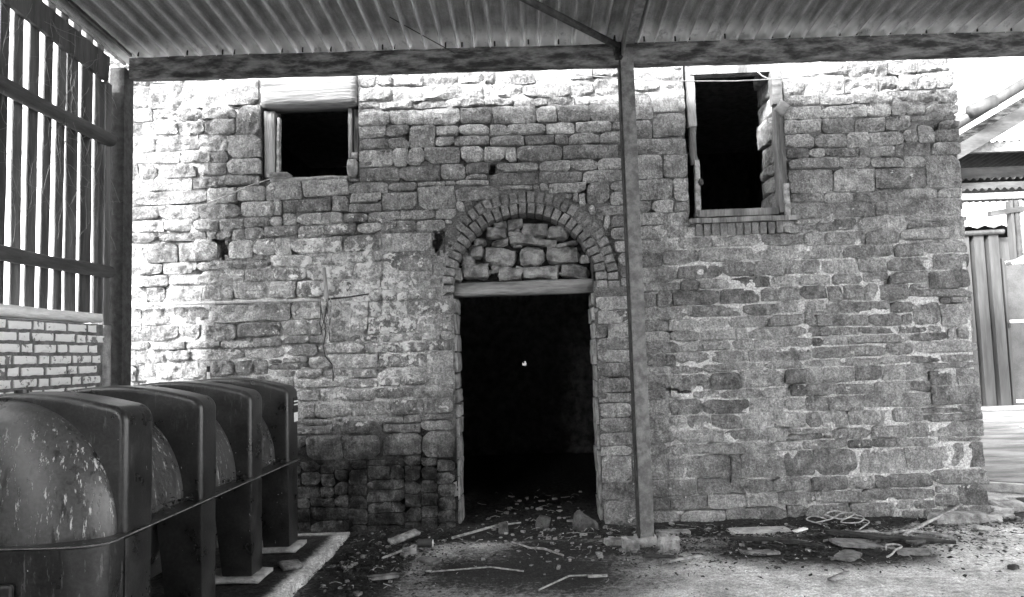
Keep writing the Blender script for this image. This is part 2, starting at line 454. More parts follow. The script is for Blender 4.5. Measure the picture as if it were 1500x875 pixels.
STONE_TABLE = '''-3758,2880,-2852,2991;-3039,3746,-2681,3985;-3756,2995,-2981,3103;-3751,1683,-3095,1807;-3764,3757,-3367,3953;2311,382,2672,597;3416,2788,3698,3059;2684,390,3061,592;2250,2777,2623,2980;2978,2789,3401,2965;1562,-18,2065,129;545,7,888,218;-1298,2220,-869,2388;-3364,3751,-3051,3974;-2673,3754,-2380,3990;-3770,3259,-3088,3359;1234,393,1614,569;1702,387,2060,574;2631,2776,2971,2973;-1295,2396,-865,2550;3068,409,3416,594;2756,933,3310,1048;-971,2758,-650,2951;909,3168,1375,3301;-1661,614,-1348,812;3324,939,3722,1093;-1973,622,-1671,821;-3746,3367,-3317,3505;-2095,2403,-1650,2535;-2654,3277,-2365,3481;-1314,645,-991,826;-298,3488,78,3643;3282,672,3727,802;-2821,1823,-2435,1972;1100,3323,1375,3529;2351,1363,2965,1455;-1988,2907,-1589,3048;-979,620,-712,829;-1429,1685,-1017,1820;2425,3646,2764,3810;2666,168,3288,258;-3092,2372,-2754,2535;305,3155,783,3271;-3752,2754,-3279,2870;2218,-10,2590,137;1845,2210,2292,2332;920,241,1323,377;3276,281,3728,401;3201,1374,3721,1477;541,366,789,582;934,2773,1240,2947;-2577,3492,-2365,3743;-3314,3367,-2920,3502;-99,3148,297,3282;1176,-25,1548,117;2814,3788,3147,3946;-3411,2366,-3103,2535;918,3829,1288,3970;-3763,2012,-3384,2148;-3758,2361,-3417,2513;-2433,1826,-2111,1985;-2318,2888,-2003,3050;1746,1132,2101,1275;2814,268,3269,380;-3751,2643,-3230,2741;913,2957,1161,3160;3373,1921,3700,2070;-1551,2095,-1318,2304;3342,2554,3700,2690;-901,3731,-506,3853;-3758,3518,-3328,3630;1203,1844,1592,1967;-1814,1697,-1442,1826;-3747,1816,-3425,1964;-2913,2741,-2542,2869;1436,2208,1843,2324;2072,384,2305,588;-3208,1998,-2893,2148;-2574,1686,-2196,1810;-28,3716,384,3830;1407,917,1797,1037;2243,3812,2561,3958;2658,2202,3080,2311;1104,3542,1375,3712;-3767,3642,-3335,3748;3449,1597,3701,1779;2925,1161,3288,1286;2804,2437,3210,2549;-2165,2770,-1744,2878;-912,3504,-594,3646;-1134,3012,-782,3139;-1289,2763,-983,2909;2252,2558,2595,2688;1436,582,1949,669;-3128,1816,-2833,1966;-640,2823,-270,2942;2622,789,2979,912;-1485,3154,-1191,3302;3166,3526,3549,3639;-3273,2748,-2919,2870;1604,1844,1939,1972;2608,2557,2954,2682;1254,2068,1626,2183;1172,679,1572,786;1319,1740,1777,1833;-1635,2413,-1314,2545;-2663,3126,-2365,3269;3028,2078,3414,2188;-1038,3311,-815,3499;912,3484,1092,3716;911,1725,1313,1829;-929,1332,-705,1518;1830,1543,2307,1630;2598,32,2951,148;925,2047,1241,2177;-909,3162,-604,3296;3407,3813,3728,3941;-3753,3115,-3460,3254;-265,3845,75,3965;-2049,2657,-1637,2756;1164,1126,1485,1253;-2172,1691,-1849,1816;-2099,1832,-1830,1981;1173,2958,1375,3157;3219,1620,3441,1800;2556,3433,2944,3536;-3757,1340,-3465,1477;556,3478,827,3625;-338,2952,79,3047;-3754,2549,-3278,2632;-2974,1503,-2522,1590;272,3490,550,3630;-1585,982,-1251,1099;-3413,1820,-3140,1963;-1904,973,-1587,1097;3027,2557,3330,2685;-2850,1667,-2582,1812;2248,2992,2679,3082;535,225,826,359;-1945,-15,-1625,105;-1485,3023,-1141,3134;-2881,2012,-2614,2154;3484,110,3716,273;-2601,2027,-2314,2159;1952,1856,2275,1973;-2271,2286,-1910,2390;2298,2208,2652,2314;3342,2224,3699,2330;911,-23,1174,119;-1204,3517,-916,3646;1621,253,1959,364;-3756,2156,-3405,2263;1185,2433,1359,2647;2772,3647,3055,3779;1131,2195,1429,2319;502,2750,692,2944;-3178,2163,-2742,2247;1335,245,1608,379;-581,3505,-311,3640;1489,1119,1744,1261;-1655,825,-1325,935;3153,2343,3563,2431;1966,262,2272,380;-905,3865,-605,3985;-2536,2747,-2256,2875;2517,2324,2852,2430;3160,3794,3404,3940;-2050,2022,-1792,2159;-1485,3516,-1213,3646;1131,916,1402,1047;2168,2080,2456,2201;472,2946,833,3043;-1481,3744,-1183,3860;-2857,3496,-2602,3633;2554,3296,2828,3423;2473,2075,2778,2189;1420,1539,1818,1626;-1706,1114,-1377,1219;1098,127,1408,238;-1645,1392,-1350,1509;-2914,3356,-2657,3489;-3238,3120,-2944,3237;919,2319,1259,2420;-1176,3728,-906,3855;2235,3429,2549,3538;2471,914,2749,1037;2455,2445,2794,2545;1564,2338,1948,2427;1960,2337,2326,2430;597,3715,836,3857;-2840,2877,-2584,3009;-1852,1521,-1469,1610;1420,129,1720,242;537,1122,819,1242;-1052,1125,-711,1223;2949,3172,3239,3288;-1311,2063,-1077,2206;3191,1850,3712,1914;3358,8,3726,99;92,2953,460,3044;2235,3308,2542,3417;2277,259,2571,373;3086,2699,3487,2782;536,1254,823,1370;-1583,2917,-1240,3014;1633,2078,1900,2202;1906,2075,2161,2205;-1336,1390,-1041,1501;2659,1475,3166,1540;-3518,1491,-3203,1594;-2645,2383,-2440,2540;-3064,1347,-2844,1493;-2253,2171,-1971,2285;-1945,115,-1625,215;2864,2315,3140,2431;2316,156,2663,248;85,3845,375,3955;1739,790,1996,914;2002,788,2258,912;1999,149,2310,251;3557,419,3709,627;2440,1153,2691,1279;-2284,2023,-2062,2164;-2572,2889,-2326,3017;-1241,990,-972,1107;1803,919,2077,1033;2573,3813,2796,3953;2947,1835,3187,1965;1728,134,1991,252;1202,1339,1496,1443;3042,1974,3362,2070;2840,3296,3091,3418;3418,2080,3655,2210;932,387,1091,578;547,1827,823,1937;-1303,2560,-996,2659;2050,1348,2337,1454;-170,3389,159,3481;-2730,3034,-2379,3120;-3272,2553,-2858,2626;2846,3550,3163,3645;-2880,3641,-2589,3744;1088,583,1435,669;-1782,2025,-1565,2162;2489,3172,2750,3287;2802,676,3084,781;1508,1346,1808,1445;-2832,1358,-2604,1488;545,913,802,1028;2003,1639,2302,1738;540,792,808,902;-2164,1509,-1881,1613;1481,791,1727,911;2473,678,2795,769;1681,1637,1996,1730;-1005,1693,-786,1827;2986,807,3234,925;-2508,1503,-2171,1589;-2938,3131,-2669,3239;2733,1727,3023,1827;1697,1981,2027,2069;554,1710,818,1819;-1375,1122,-1064,1215;909,3309,1087,3471;-960,995,-714,1112;-773,3013,-558,3146;3169,3070,3457,3170;1584,685,1881,782;2235,3650,2423,3803;-1273,1512,-944,1599;3241,805,3728,863;803,371,919,617;423,3386,732,3477;-3236,2263,-2942,2360;541,1381,828,1480;1004,798,1263,907;2785,2076,3024,2193;-1455,65,-1145,155;-1455,255,-1145,345;2400,777,2616,906;-1607,2313,-1306,2405;-2507,2170,-2259,2282;1266,2332,1557,2427;-1173,1967,-840,2050;-1651,1839,-1430,1964;2841,1615,3109,1718;946,1329,1196,1439;-1075,2058,-891,2207;-3277,1348,-3066,1478;916,1445,1229,1532;-590,3164,-386,3298;-2613,2286,-2283,2368;-1305,1830,-1091,1956;909,1145,1153,1256;3093,2200,3334,2312;-1785,2170,-1563,2292;1789,1739,2077,1832;545,1486,820,1584;-1805,2558,-1522,2653;2697,1163,2919,1284;2531,1052,2842,1138;3449,3418,3725,3514;387,3719,594,3848;2854,1055,3145,1147;-2433,2403,-2248,2546;924,2434,1171,2541;595,3875,835,3985;-274,3064,88,3137;-1898,2297,-1617,2391;2235,3551,2542,3636;2235,3183,2476,3291;-1554,1968,-1315,2077;2411,1627,2674,1726;1395,1635,1673,1728;2554,3550,2843,3639;923,2553,1176,2654;535,679,799,776;-329,3293,-31,3378;-3218,2638,-2968,2740;1556,1039,1894,1114;-3099,3506,-2874,3618;-2324,2564,-2040,2653;-3461,1341,-3282,1482;-1165,3865,-915,3965;427,3641,778,3713;2783,2688,3083,2771;2232,604,2591,674;2278,1043,2523,1145;-2069,1234,-1683,1298;-3080,3251,-2822,3347;3540,1096,3720,1235;2860,3080,3156,3163;-1455,355,-1145,435;-1455,165,-1145,245;2805,3955,3115,4035;2277,1864,2500,1975;175,2861,490,2939;95,3048,360,3141;-907,1837,-706,1960;3428,415,3546,623;2685,2979,2941,3075;359,3285,627,3376;3472,3075,3717,3174;-3519,2266,-3244,2355;921,1971,1265,2041;913,2191,1119,2310;-603,3402,-338,3493;3103,3305,3306,3425;-3328,3633,-3100,3739;-994,2561,-745,2657;1097,393,1228,575;938,687,1160,794;-2730,2170,-2519,2282;-641,3311,-343,3390;2488,1735,2727,1834;-1671,1226,-1353,1300;1252,2753,1375,2945;-1479,3412,-1249,3514;1814,1346,2044,1448;-3087,1677,-2911,1810;1871,1462,2174,1539;2953,2981,3231,3064;-3094,3630,-2886,3742;86,3493,257,3628;2762,3166,2943,3294;695,2425,905,2535;-1130,2673,-830,2749;-2034,2545,-1807,2646;2999,602,3336,669;3215,2496,3725,2541;931,921,1119,1042;-257,3733,-40,3837;637,1586,825,1705;-1315,835,-995,905;2282,1981,2537,2069;2271,917,2465,1033;2552,1983,2806,2071;-380,3157,-207,3285;2583,265,2802,366;-2936,2285,-2621,2355;1887,678,2103,780;3090,681,3276,799;385,3865,585,3975;705,2735,905,2845;-595,3865,-375,3965;3508,3182,3712,3290;369,3055,600,3149;171,3384,410,3476;2084,1754,2308,1851;2972,1368,3193,1467;919,3733,1174,3819;2644,1844,2816,1970;1165,1538,1413,1625;-2969,3016,-2742,3112;-2065,835,-1755,905;1157,1631,1389,1725;-985,845,-715,925;3057,3654,3226,3781;-3372,2006,-3220,2148;-3315,3515,-3112,3620;3294,1243,3722,1293;-1481,3313,-1233,3399;906,1633,1150,1720;-1561,2832,-1302,2914;-2069,1120,-1856,1219;-1412,2667,-1136,2744;1275,797,1470,906;-3332,1597,-3037,1668;695,2545,905,2645;-3448,3112,-3295,3249;2950,3433,3146,3540;2114,1147,2279,1273;-1455,445,-1265,555;920,1539,1158,1626;606,3052,826,3147;3558,3525,3729,3646;1948,1282,2273,1345;3369,3179,3502,3333;-3403,2156,-3191,2252;1430,1979,1685,2060;-2070,980,-1910,1107;-3755,3965,-3465,4035;2045,1977,2276,2065;-1959,2165,-1787,2283;537,589,795,667;3239,3653,3390,3786;-2730,2636,-2518,2731;-1184,3147,-1054,3302;1902,1038,2141,1123;-1730,2766,-1585,2905;2251,2702,2533,2773;539,1040,806,1115;-1079,1835,-919,1960;2071,-9,2207,138;639,3282,835,3383;-1155,1234,-907,1314;-3755,1485,-3535,1575;-3755,1585,-3535,1675;-1243,3409,-1049,3512;-2434,1596,-2185,1675;-2240,2397,-2107,2546;-109,3645,183,3713;807,628,926,794;2579,1286,2891,1349;-1573,2752,-1300,2824;1427,1454,1669,1535;-1048,3154,-915,3303;-1800,1836,-1663,1979;-663,3655,-376,3723;-3195,1499,-2976,1588;-17,3294,228,3373;2286,1149,2434,1280;-2955,2636,-2745,2727;1961,596,2221,670;2089,924,2266,1032;3178,1482,3481,1545;-1012,3662,-669,3717;-549,3053,-354,3150;-2062,1312,-1842,1399;635,2655,905,2725;-3019,1599,-2730,1664;1058,2659,1238,2763;3291,105,3481,203;-2592,1364,-2443,1488;916,127,1092,233;-938,1526,-708,1606;3574,2340,3698,2488;3401,3652,3546,3779;2569,3091,2848,3157;2539,2692,2776,2770;3561,3664,3698,3797;810,800,923,960;2338,2323,2511,2428;-1615,75,-1465,195;-1615,405,-1465,525;-1622,1307,-1362,1376;-1635,2656,-1424,2741;-2511,2656,-2285,2735;2756,1552,3063,1609;705,2855,925,2935;-2025,405,-1865,515;1151,1264,1422,1329;816,972,920,1140;916,1839,1057,1962;-901,1229,-709,1318;-1293,3662,-1017,3724;1178,3729,1375,3815;-1946,1405,-1763,1498;2282,1290,2575,1347;-1510,2563,-1305,2646;3125,3955,3335,4035;-1225,2925,-985,2995;-2718,1602,-2436,1661;-367,3650,-121,3718;-1345,1614,-1063,1673;2320,1748,2481,1851;-802,3405,-609,3490;2820,1995,3031,2073;2822,1839,2937,1983;1242,1445,1421,1536;2180,2438,2438,2501;725,2325,905,2415;1616,372,1696,573;194,3637,417,3708;-2506,2554,-2330,2645;3031,1725,3212,1813;2264,782,2389,909;-1214,1317,-943,1375;-2810,3245,-2661,3351;2512,1839,2632,1970;-1226,3310,-1045,3397;-1135,425,-1005,545;3325,1105,3455,1225;-995,-15,-865,105;-2437,1366,-2311,1490;1063,1842,1191,1964;-2065,915,-1755,965;2313,1544,2518,1619;-3755,2275,-3535,2345;3237,2972,3409,3062;1429,1269,1671,1333;2236,3089,2423,3171;-1836,1308,-1634,1384;-818,2664,-645,2752;3498,2699,3695,2776;-1615,205,-1465,305;3012,-10,3188,76;-1850,1109,-1715,1220;3320,3372,3702,3411;2682,1622,2835,1719;-504,3732,-377,3849;2904,1300,3159,1358;3074,1549,3326,1607;2603,597,2800,671;3422,1302,3696,1355;1681,1453,1859,1535;-2173,1617,-1946,1681;-326,3389,-176,3485;-1135,-35,-1005,75;-1135,85,-1005,195;-1049,1617,-806,1676;3194,-8,3350,83;2526,1549,2748,1612;-855,175,-715,275;-855,285,-715,385;-1945,225,-1745,295;-1475,3875,-1335,3975;-1457,1524,-1275,1601;2446,1470,2646,1540;-2299,1397,-2013,1446;2176,1462,2360,1537;1677,1285,1936,1338;926,1054,1096,1134;1272,1975,1423,2065;3171,1298,3409,1356;3225,2445,3565,2485;938,584,1080,680;-810,3308,-653,3393;-1482,3659,-1296,3731;3246,3182,3362,3297;3345,3955,3535,4025;-1135,315,-1005,415;-1135,205,-1005,305;-995,325,-865,425;-995,215,-865,315;-995,435,-865,535;916,2659,1046,2758;3571,1487,3701,1587;2109,682,2389,728;-2025,525,-1865,605;3155,1065,3315,1145;-205,3151,-105,3279;-1418,1833,-1317,1958;2807,603,2993,671;-3525,1605,-3345,1675;-855,75,-715,165;-855,395,-715,485;-855,495,-715,585;-1338,1228,-1160,1298;-1455,565,-1145,605;-1773,1622,-1595,1691;3292,3433,3437,3517;1337,1053,1550,1111;-1255,445,-1145,555;3245,875,3545,915;-1615,315,-1465,395;-1615,-15,-1465,65;-1325,3875,-1175,3955;3545,3955,3715,4025;-995,115,-865,205;-1751,1399,-1646,1509;-1583,1624,-1357,1675;3348,635,3701,667;2153,1044,2272,1139;-855,-15,-715,65;-635,2955,-355,2995;-2166,2661,-2057,2763;3114,91,3282,156;-1735,325,-1625,425;-1855,395,-1745,495;3555,3301,3728,3364;-2754,2552,-2617,2630;-1305,1965,-1185,2055;-985,935,-715,975;-365,3855,-275,3975;913,1272,1145,1318;-1944,1616,-1775,1679;-1735,535,-1585,605;-1135,555,-1005,635;3555,871,3720,934;3158,3433,3280,3517;-365,3730,-275,3844;-1735,225,-1625,315;-1735,435,-1625,525;-1029,1390,-941,1501;3302,214,3481,269;2429,3093,2563,3165;-2174,1454,-1960,1498;2314,1633,2404,1737;240,3288,353,3372;2964,95,3104,161;2227,732,2467,770;-2256,2753,-2184,2879;535,1595,625,1695;-2615,2545,-2512,2632;755,2205,835,2315;1255,2655,1365,2735;-1855,305,-1745,385;-1356,1311,-1220,1375;-1315,915,-1145,965;-1135,915,-995,975;3120,1615,3205,1710;2957,2562,3024,2680;3543,1795,3713,1842;-995,545,-865,605;-2277,2656,-2178,2735;-1575,535,-1465,605;-1855,505,-1745,575;-2225,1335,-2075,1385;704,1953,827,2012;-975,2965,-735,2995;-545,3005,-365,3045;845,1935,905,2055;935,797,998,910;2275,2509,2444,2548;835,3565,895,3675;845,3805,905,3915;-1745,835,-1665,915;835,1525,905,1615;745,3395,835,3465;765,2105,835,2195;3663,2075,3709,2206;635,2525,685,2645;3465,1105,3525,1205;835,1725,895,1825;3205,1925,3355,1965;2360,1463,2444,1533;-2835,1315,-2645,1345;-795,1615,-715,1685;845,2065,915,2145;435,2735,485,2845;845,3365,895,3475;575,2605,625,2715;845,3685,895,3795;3495,1485,3555,1575;-2325,1295,-2235,1355;835,1235,895,1325;835,1625,895,1715;-155,2905,25,2935;835,3155,895,3245;835,1835,895,1925;-635,2725,-575,2815;845,1375,935,1435;845,3925,905,4015;3335,1555,3435,1605;845,3045,895,3145;845,3255,895,3355;765,2025,835,2095;835,235,905,305;-2605,1985,-2445,2015;1305,3825,1365,3905;845,2155,905,2235;845,2945,895,3035;95,2885,165,2945;835,1155,895,1225;-775,1695,-715,1765;835,3485,895,3555;1305,3915,1365,3985;845,1445,905,1515;845,2245,905,2315;-2845,2575,-2765,2625;-255,2895,-165,2935;375,2775,425,2845;515,2665,565,2735;-2295,1455,-2185,1485;-1645,1975,-1565,2015;-1745,925,-1665,965;835,1335,935,1365;-775,1775,-715,1825;2115,745,2215,775;3455,1795,3525,1835;835,315,905,355;1135,1055,1216,1089;-1575,3025,-1495,3055;-725,2965,-645,2995;-565,2775,-505,2815;35,2895,85,2935;305,2815,365,2845;-2005,1415,-1955,1445;-735,2625,-685,2655;2405,685,2455,715;-1825,4115,-1485,4235;-3755,1025,-3445,1145;1375,4115,1705,4225;-2445,-25,-2145,95;235,4185,535,4305;-3045,4235,-2755,4355;-3755,-115,-3445,-5;-1475,4065,-1175,4175;-2225,305,-1865,395;-2105,4035,-1835,4155;1915,4035,2235,4135;545,4095,835,4205;-3045,3995,-2755,4105;-3045,4115,-2755,4225;-2645,105,-2295,195;-2495,305,-2235,425;-3755,1155,-3445,1255;-3755,5,-3445,105;-1825,4245,-1485,4335;-2105,4165,-1835,4275;-3755,4215,-3465,4315;2245,3975,2565,4065;-3365,1055,-3125,1175;2665,-115,2905,5;2245,4075,2565,4165;2245,4175,2565,4265;3015,4215,3335,4305;-3115,65,-2855,175;1575,-115,1925,-35;-2685,-25,-2455,95;-2365,4145,-2115,4255;2575,4055,2795,4175;535,-115,775,-5;-2495,435,-2235,535;1375,4235,1635,4335;1375,4035,1745,4105;3015,4045,3335,4125;-2685,-115,-2365,-35;-3365,3985,-3135,4095;545,4215,905,4285;3155,-115,3515,-45;-995,-115,-715,-25;-1165,3975,-915,4075;-2365,4035,-2115,4135;-1455,-25,-1145,55;-1455,-115,-1145,-35;85,4065,305,4175;-905,3995,-605,4075;-2845,535,-2645,655;-3575,545,-3375,665;-2225,725,-1985,825;-3365,945,-3125,1045;-3365,4195,-3125,4295;-1825,4035,-1485,4105;-1725,-115,-1465,-25;-3755,4045,-3465,4125;1935,-115,2225,-35;-2285,105,-2075,215;-3115,935,-2925,1055;-3115,465,-2925,585;3015,4135,3335,4205;1075,3985,1295,4085;-595,4135,-375,4235;-2845,1195,-2645,1305;-2845,875,-2645,985;-2845,205,-2645,315;-2845,665,-2645,775;-1005,4085,-735,4165;-1475,4185,-1295,4305;-2135,-25,-1955,95;-105,4075,75,4195;595,3995,835,4085;3345,4035,3555,4135;3525,-115,3715,-5;-2225,605,-2035,715;-3115,815,-2925,925;-2495,1015,-2235,1095;-3115,-25,-2855,55;-3115,-115,-2855,-35;2235,-115,2465,-25;2915,-115,3145,-25;-3755,315,-3585,435;-3435,-115,-3265,5;-3755,445,-3585,565;-3755,4135,-3465,4205;385,3985,585,4085;2805,4045,3005,4145;-2365,4265,-2115,4345;-2845,425,-2645,525;2805,4155,3005,4255;2575,4185,2795,4275;-3755,905,-3575,1015;2055,4145,2235,4255;85,3965,305,4055;-3365,4105,-3125,4185;-3365,1185,-3125,1265;-2355,-115,-2115,-35;-2495,795,-2335,915;-3115,595,-2925,695;-2225,495,-2035,595;-3115,705,-2925,805;-2105,4285,-1835,4355;-1945,-115,-1735,-25;3345,4235,3555,4325;-3755,115,-3585,225;-3755,575,-3585,685;-2495,1105,-2235,1175;2805,4265,3005,4355;-2845,1095,-2645,1185;3565,4035,3715,4155;-1165,4165,-1015,4285;-2845,325,-2645,415;-2495,205,-2295,295;-2635,1285,-2335,1345;-2745,4195,-2565,4295;-2225,835,-2075,955;-2845,995,-2645,1085;-2675,4005,-2475,4095;2575,3965,2795,4045;-3115,1155,-2925,1245;-2845,105,-2655,195;1715,4195,1905,4285;-3115,185,-2925,275;-3755,695,-3585,795;3345,4145,3555,4225;785,-115,995,-35;1065,4095,1205,4215;-2845,-115,-2695,-5;-265,4055,-115,4165;-105,3975,75,4065;2055,4265,2235,4355;-3755,805,-3575,895;2475,-115,2655,-25;-2675,4105,-2475,4185;-2845,785,-2645,865;-3575,675,-3445,795;-3575,115,-3445,235;2575,4285,2795,4355;-595,3975,-375,4045;-595,4055,-375,4125;-595,4245,-375,4315;-3435,95,-3265,185;-3115,1065,-2925,1145;-3115,285,-2925,365;-3115,375,-2925,455;-2225,405,-2035,485;1185,-115,1375,-35;915,3985,1065,4085;-265,4255,-115,4355;3565,4245,3715,4345;-2285,225,-2075,295;-2495,1185,-2335,1275;-3755,1265,-3515,1325;-1005,4175,-825,4255;-3565,805,-3445,925;-3255,55,-3125,165;-2635,685,-2505,795;-3575,345,-3445,455;915,4095,1055,4195;-2225,1225,-2085,1325;1005,-115,1175,-35;-3435,365,-3265,445;-3435,195,-3265,275;-3435,455,-3265,535;-2845,5,-2695,95;-1325,3965,-1175,4055;1715,4115,1905,4185;-1005,4265,-815,4335;-3115,1255,-2925,1325;-1285,4185,-1175,4305;-2635,1175,-2505,1275;-3255,275,-3125,375;-3255,835,-3125,935;-2635,575,-2505,675;3015,4315,3335,4355;2405,4275,2565,4355;-2495,925,-2335,1005;-2495,625,-2335,705;545,4295,755,4355;85,4265,225,4355;1065,4225,1205,4315;-105,4205,75,4275;-105,4285,75,4355;1385,-115,1565,-45;915,4205,1055,4295;-2225,1125,-2085,1215;-3365,4305,-3125,4355;2245,4275,2395,4355;385,4095,535,4175;-2105,-115,-1955,-35;-3435,15,-3265,85;-3755,235,-3585,305;-3435,285,-3265,355;-3255,175,-3125,265;-3255,645,-3125,735;-2635,475,-2505,565;-2635,885,-2505,975;-2635,985,-2505,1075;-3575,245,-3445,335;1715,4295,1905,4355;-2495,545,-2335,615;-2495,715,-2335,785;-2065,105,-1955,205;-3365,825,-3265,935;-2325,885,-2235,1005;-2325,655,-2235,775;-2465,4005,-2375,4125;-365,4085,-275,4205;-725,4085,-605,4175;1755,4035,1905,4105;-1165,4085,-1015,4155;3565,4165,3715,4235;-265,3975,-115,4045;-265,4175,-115,4245;1915,4145,2045,4225;-3255,475,-3125,555;-3255,745,-3125,825;-3255,-35,-3125,45;-3255,385,-3125,465;-2635,1085,-2505,1165;-2635,205,-2505,285;-2635,295,-2505,375;-2635,385,-2505,465;-3365,545,-3265,645;-2465,4135,-2375,4245;-365,4215,-275,4325;85,4185,225,4255;-1475,3985,-1335,4055;-2225,1045,-2085,1115;-2225,965,-2085,1035;1215,4195,1295,4315;-725,4275,-605,4355;-3455,4055,-3375,4175;-3455,4185,-3375,4305;-3565,935,-3445,1015;-725,4185,-605,4265;235,4315,465,4355;-3255,-115,-3125,-45;-1135,-115,-1005,-45;-3255,565,-3125,635;-3575,465,-3445,535;-2635,805,-2505,875;1915,4235,2045,4305;-2745,4305,-2565,4355;-1165,4295,-1015,4355;-2325,1185,-2235,1285;-2465,4255,-2375,4355;-2325,545,-2235,645;-2065,215,-1955,295;-3755,4325,-3465,4355;765,4295,905,4355;-365,3985,-275,4075;-2325,785,-2235,875;-3365,1275,-3205,1325;-3365,735,-3265,815;-3125,3985,-3055,4095;-1475,4315,-1295,4355;1215,4095,1295,4185;-2915,365,-2855,485;-3435,755,-3375,875;1305,4085,1365,4205;1645,4235,1705,4355;915,4305,1055,4355;-3365,655,-3265,725;1065,4325,1295,4355;-3435,1005,-3375,1115;-2915,1045,-2855,1155;-2915,925,-2855,1035;-3435,885,-3375,995;-595,4325,-375,4355;-3455,3965,-3375,4045;-815,4175,-735,4255;-2555,4195,-2475,4275;-2915,605,-2855,705;-3435,1125,-3375,1225;-2915,495,-2855,595;-2915,715,-2855,815;-3115,4105,-3055,4205;315,3965,375,4065;845,4105,905,4205;315,4075,375,4175;-2555,4285,-2475,4355;-805,4265,-735,4345;-2745,4095,-2685,4185;-2915,265,-2855,355;-2915,825,-2855,915;-2915,1245,-2855,1335;-2745,3995,-2685,4085;1305,4215,1365,4305;1915,4315,2045,4355;-3435,1235,-3375,1315;1305,3995,1365,4075;3365,-35,3515,-5;-1285,4315,-1175,4355;-2915,1165,-2855,1235;-2915,185,-2855,255;-3435,675,-3375,745;-3195,1275,-3125,1335;-3115,4215,-3055,4285;845,4025,905,4095;-3115,4295,-3055,4355;-3505,1265,-3445,1325;-3455,4315,-3375,4355;1305,4315,1365,4355;475,4315,535,4355;2915,-15,2995,15;2605,-15,2655,15'''
INFILL_TABLE = '''-421,2268,-139,2425;-98,2258,111,2426;142,2270,422,2406;432,2263,514,2336;-641,2256,-505,2414;-613,2149,-383,2289;-382,2206,-293,2269;-311,2124,-82,2254;-77,2134,235,2259;251,2131,500,2260;-697,2133,-614,2248;-556,2348,-420,2453;-345,2436,-209,2499;-198,2444,32,2524;31,2428,240,2495;239,2409,405,2446;-405,2500,-217,2595;-214,2589,-68,2674;-69,2530,160,2635;-185,2525,-70,2572;159,2481,346,2596;-319,2594,-215,2657;-501,2452,-407,2526'''

# ------------------------------------------------------------------ the setting: ground, yard
def axis(lo, hi, step, far):
    a = list(np.arange(lo, hi + 1e-6, step))
    k, x, s = [], hi, step
    while x < far:
        s *= 1.5
        x += s
        k.append(x)
    m, x, s = [], lo, step
    while x > -far:
        s *= 1.5
        x -= s
        m.append(x)
    return np.array(m[::-1] + a + k)

gx, gy = axis(-3.2, 5.0, 0.045, 900), axis(4.0, 6.7, 0.045, 900)
GXX, GYY = np.meshgrid(gx, gy)
P = np.stack([GXX.ravel(), GYY.ravel(), np.zeros(GXX.size)], 1)
nA, nB = fbm(P, 1.7, 4, 3), fbm(P, 7, 3, 5)
def heap(x, y, x0, y0, sx, sy):
    return np.exp(-((x - x0) / sx) ** 2 - ((y - y0) / sy) ** 2)
near = sstep(P[:, 1], 5.55, 6.2)                        # soil banked along the foot of the wall
inside = (P[:, 0] > -3.6) & (P[:, 0] < 3.6) & (P[:, 1] > 6.4) & (P[:, 1] < 10.9)
dirt = 0.95 * near
dirt = np.maximum(dirt, 1.0 * heap(P[:, 0], P[:, 1], 2.1, 5.55, 1.15, 0.5))
dirt = np.maximum(dirt, 1.0 * heap(P[:, 0], P[:, 1], -1.25, 5.4, 0.45, 1.3))
dirt = np.maximum(dirt, 0.75 * heap(P[:, 0], P[:, 1], 0.2, 5.7, 1.3, 0.45))
dirt = np.maximum(dirt, 0.68 * heap(P[:, 0], P[:, 1], -0.1, 5.2, 1.4, 0.9))
dirt = dirt * np.clip(1.15 - sstep(P[:, 0], 2.5, 3.1) * (1 - sstep(P[:, 1], 6.0, 6.4)), 0, 1) + 0.25 * nA
dirt[inside] = 1.0
open_air = (P[:, 1] > 7.2) & (P[:, 0] > 3.8) | (P[:, 0] < -3.8) | (P[:, 1] < 0) | (P[:, 0] > 6)
dirt[open_air] = 0.1
hz = 0.012 * nB * sstep(dirt, 0.2, 0.7) + 0.035 * near * (0.6 + nA) + 0.02 * heap(P[:, 0], P[:, 1], 2.1, 5.6, 1.0, 0.4) * (1 + nB)
hz[inside] = 0.03 + 0.05 * (nA + nB)[inside]
hz[open_air] = 0
far_v = (np.abs(P[:, 0]) > 8) | (P[:, 1] > 12) | (P[:, 1] < -3)
hz[far_v] = 0
P[:, 2] = hz
nx_, ny_ = len(gx), len(gy)
GF = [(j * nx_ + i, j * nx_ + i + 1, (j + 1) * nx_ + i + 1, (j + 1) * nx_ + i) for j in range(ny_ - 1) for i in range(nx_ - 1)]
me = mesh_from('ground', P, GF, GROUND, True)
attr(me, 'dirt', dirt)
ground = tag(obj('ground', me), kind='structure')

mb = MB()
mb.v = [(3.78, 8.02, 0.0), (5.9, 6.62, 0.0), (60, 6.0, 0.0), (60, 70, 0.0), (3.78, 70, 0.0)]
mb.v += [(x, y, 0.1) for x, y, z in mb.v]
mb.f = [(5, 6, 7, 8, 9)] + [(i, (i + 1) % 5, (i + 1) % 5 + 5, i + 5) for i in range(5)]
yard = tag(mb.build('yard_pavement', YARD, loc=(0, 0, -0.006)), kind='structure')
kerb = MB()
a, b = Vector((3.80, 7.98, 0)), Vector((5.9, 6.59, 0))
d = (b - a).normalized()
nrm = Vector((d.y, -d.x, 0))
V, F = rough_box((b - a).length, 0.12, 0.125, (16, 1, 1), 0.006, 6, 3)
kb = obj('yard_kerb', mesh_from('yard_kerb', V, F, CONC), None, (a + b) / 2 + nrm * 0.05 + Vector((0, 0, 0.047)), (0, 0, math.atan2(d.y, d.x)))
tag(kb, kind='structure')

